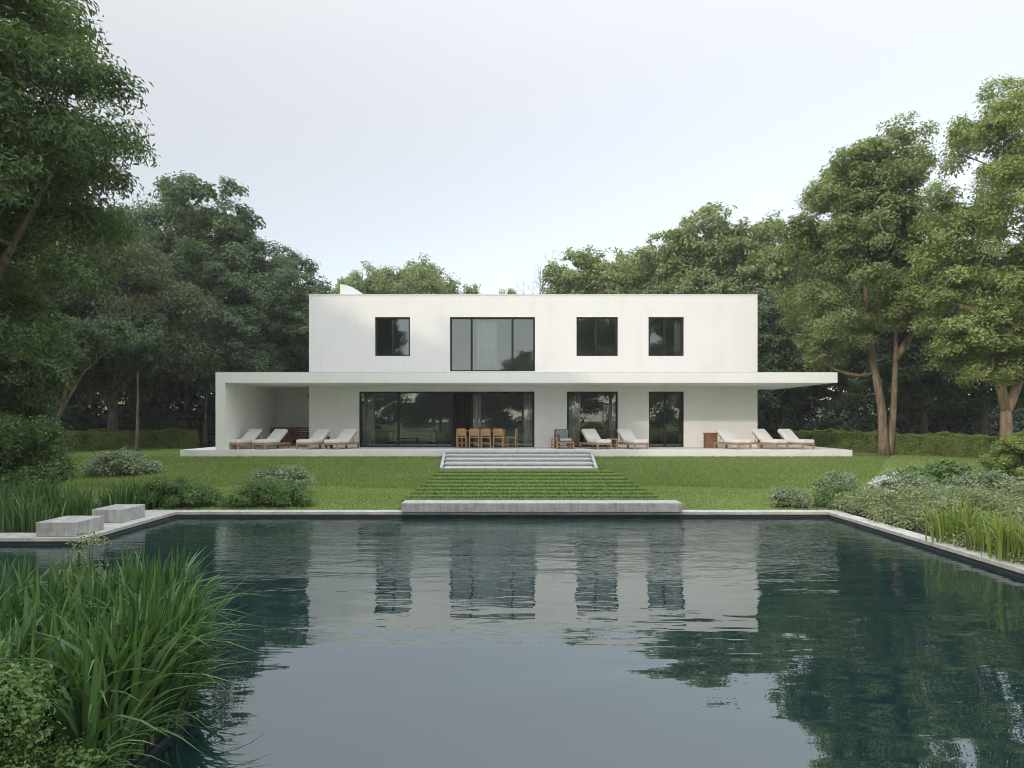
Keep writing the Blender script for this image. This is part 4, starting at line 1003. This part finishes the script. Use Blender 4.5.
# sunlit clumps at the right edge
for i, (px, y, h, n, lab) in enumerate(((938, 10.3, .75, 130, 'upright yellow green blade clump farthest along the right coping'), (968, 9.7, .59, 70, 'smallest yellow green blade clump, the middle one on the right coping'), (1003, 9.07, .75, 150, 'widest yellow green blade clump close to the right picture edge'), (1045, 8.55, .71, 150, 'yellow green blade clump nearest the camera on the right coping'))):
    rng = np.random.default_rng(220+i); x = max(px2x(px, y), 6.6); a = rng.normal(size=(n, 2))*(.15, .12)
    b = np.stack([a[:, 0], a[:, 1], np.zeros(n)], 1); v, f = blades(rng, b, h, .029, .5, unit(b+1e-6)*.9, 6)
    tag(link('blade_clump', np_mesh('blade_clump', v, f, L_sunreed, None, True), None, (x+.14, y, .335)), lab, 'reed clump', 'blade clumps along the right coping')
# small foreground leafy shrubs
shrub('fine_leaved_shrub', (-2.65, 3.22, .32), (.55, .37, .89), 46, .17, 420, .034, .017, L_shrub, 130, 'fine leaved shrub in the bottom left corner before the reeds', flat=.8)
shrub('fine_leaved_shrub', (-2.36, 3.55, .30), (.30, .2, .27), 16, .11, 260, .03, .015, L_shrub, 131, 'low creeping sprig at the foot of the reeds in the bottom left corner')
shrub('airy_umbel_plant', (-3.5, 5.6, .32), (.37, .27, 1.0), 40, .10, 90, .03, .016, L_cover, 132, 'airy pale green plant rising among the reeds', flat=.5)

# ------------------------------------------------------------------ mown grass
def grass_patch(rng, n, x0, x1, y0, y1, zfun, keep, h, w):
    x = rng.uniform(x0, x1, n); y = y0+(y1-y0)*rng.uniform(0, 1, n)**1.15; k = keep(x, y); x, y = x[k], y[k]; n = len(x)
    z = zfun(x, y)-.004; az = rng.uniform(0, 6.283, n); H = h*rng.uniform(.5, 1.2, n); W = w*rng.uniform(.7, 1.3, n)
    v = np.empty((n, 3, 3)); v[:, 0] = np.stack([x-np.cos(az)*W/2, y-np.sin(az)*W/2, z], 1); v[:, 1] = np.stack([x+np.cos(az)*W/2, y+np.sin(az)*W/2, z], 1)
    v[:, 2] = np.stack([x+rng.normal(size=n)*H*.5, y+rng.normal(size=n)*H*.5, z+H], 1); return v.reshape(-1, 3)
rng = np.random.default_rng(300)
def keep_lawn(x, y):
    k = ~((x > RX0-.02) & (x < RX1+.02) & (y < YS0-.05)) & ~((x > stepx((y-YS0)/(YF-YS0))[0]-.1) & (x < stepx((y-YS0)/(YF-YS0))[1]+.1) & (y >= YS0-.1) & (y < YF))
    k &= ~((y > YF-.03) & (x > -13.1) & (x < 13.45)) & ~((x < -7.45) & (y < 15.0)) & ~((x > 6.75) & (y < 14.8)) & ~((x < PX0-.8) & (y < 14.2))
    return k
def on_bank(x, y): return (y > 18.4 + .25*np.sin(x*.8)) & (x < 9.6+(y-18.4)*.63) & (x > -14)
V1 = grass_patch(rng, 230000, -14, 14, 14.05, 27, zland, lambda x, y: keep_lawn(x, y) & ~on_bank(x, y), .038, .026)
VB = grass_patch(rng, 170000, -14, 14, 18, 27, zland, lambda x, y: keep_lawn(x, y) & on_bank(x, y), .085, .022)
tag(link('bank_grass', np_mesh('bank_grass', VB, np.arange(len(VB)).reshape(-1, 3), L_bank)), 'longer coarser grass on the bank below the terrace', 'grass', None, 'stuff')
V2 = grass_patch(rng, 50000, 12, 22, 17, 30, zland, lambda x, y: keep_lawn(x, y) & ~on_bank(x, y), .06, .03)
V3 = grass_patch(rng, 40000, -24, -12, 16, 34, zland, keep_lawn, .06, .03)
V = np.vstack([V1, V2, V3])
tag(link('grass', np_mesh('grass', V, np.arange(len(V)).reshape(-1, 3), L_grass)), 'short mown grass blades covering the lawn', 'grass', None, 'stuff')
def zr(x, y):
    z = np.zeros_like(y)
    for ya, yb, zz in ramp_levels: z = np.where((y >= ya) & (y < yb), zz, z)
    return z
y0, y1 = yy_[0], yy_[-1]
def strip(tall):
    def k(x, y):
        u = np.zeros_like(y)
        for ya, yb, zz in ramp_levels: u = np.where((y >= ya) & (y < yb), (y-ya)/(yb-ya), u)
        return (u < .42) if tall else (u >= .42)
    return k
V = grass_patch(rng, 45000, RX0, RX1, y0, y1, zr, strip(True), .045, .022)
tag(link('ramp_stripe_shade', np_mesh('ramp_stripe_shade', V, np.arange(len(V)).reshape(-1, 3), L_stripe_shade)), 'darker grass strips across the turf ramp', 'grass', None, 'stuff')  # stripe shading carried by darker blades
V = grass_patch(rng, 45000, RX0, RX1, y0, y1, zr, strip(False), .04, .022)
tag(link('ramp_grass', np_mesh('ramp_grass', V, np.arange(len(V)).reshape(-1, 3), L_grass)), 'short mown grass strips across the turf ramp', 'grass', None, 'stuff')

# ------------------------------------------------------------------ thin evening haze in the air
hm = bpy.data.materials.new('pale_haze'); hm.use_nodes = True; nt = hm.node_tree
nt.nodes.remove(nt.nodes['Principled BSDF'])
pv = nt.nodes.new('ShaderNodeVolumePrincipled'); pv.inputs['Color'].default_value = (.97, .98, .97, 1)
pv.inputs['Density'].default_value = HAZE; pv.inputs['Anisotropy'].default_value = .2
nt.links.new(pv.outputs[0], nt.nodes['Material Output'].inputs['Volume'])
s = S(); s.box(-303, 303, -303, 303, -2.4, 20.5)
tag(s.build('haze', hm), 'thin pale haze hanging in the air over the garden', 'haze', None, 'stuff')
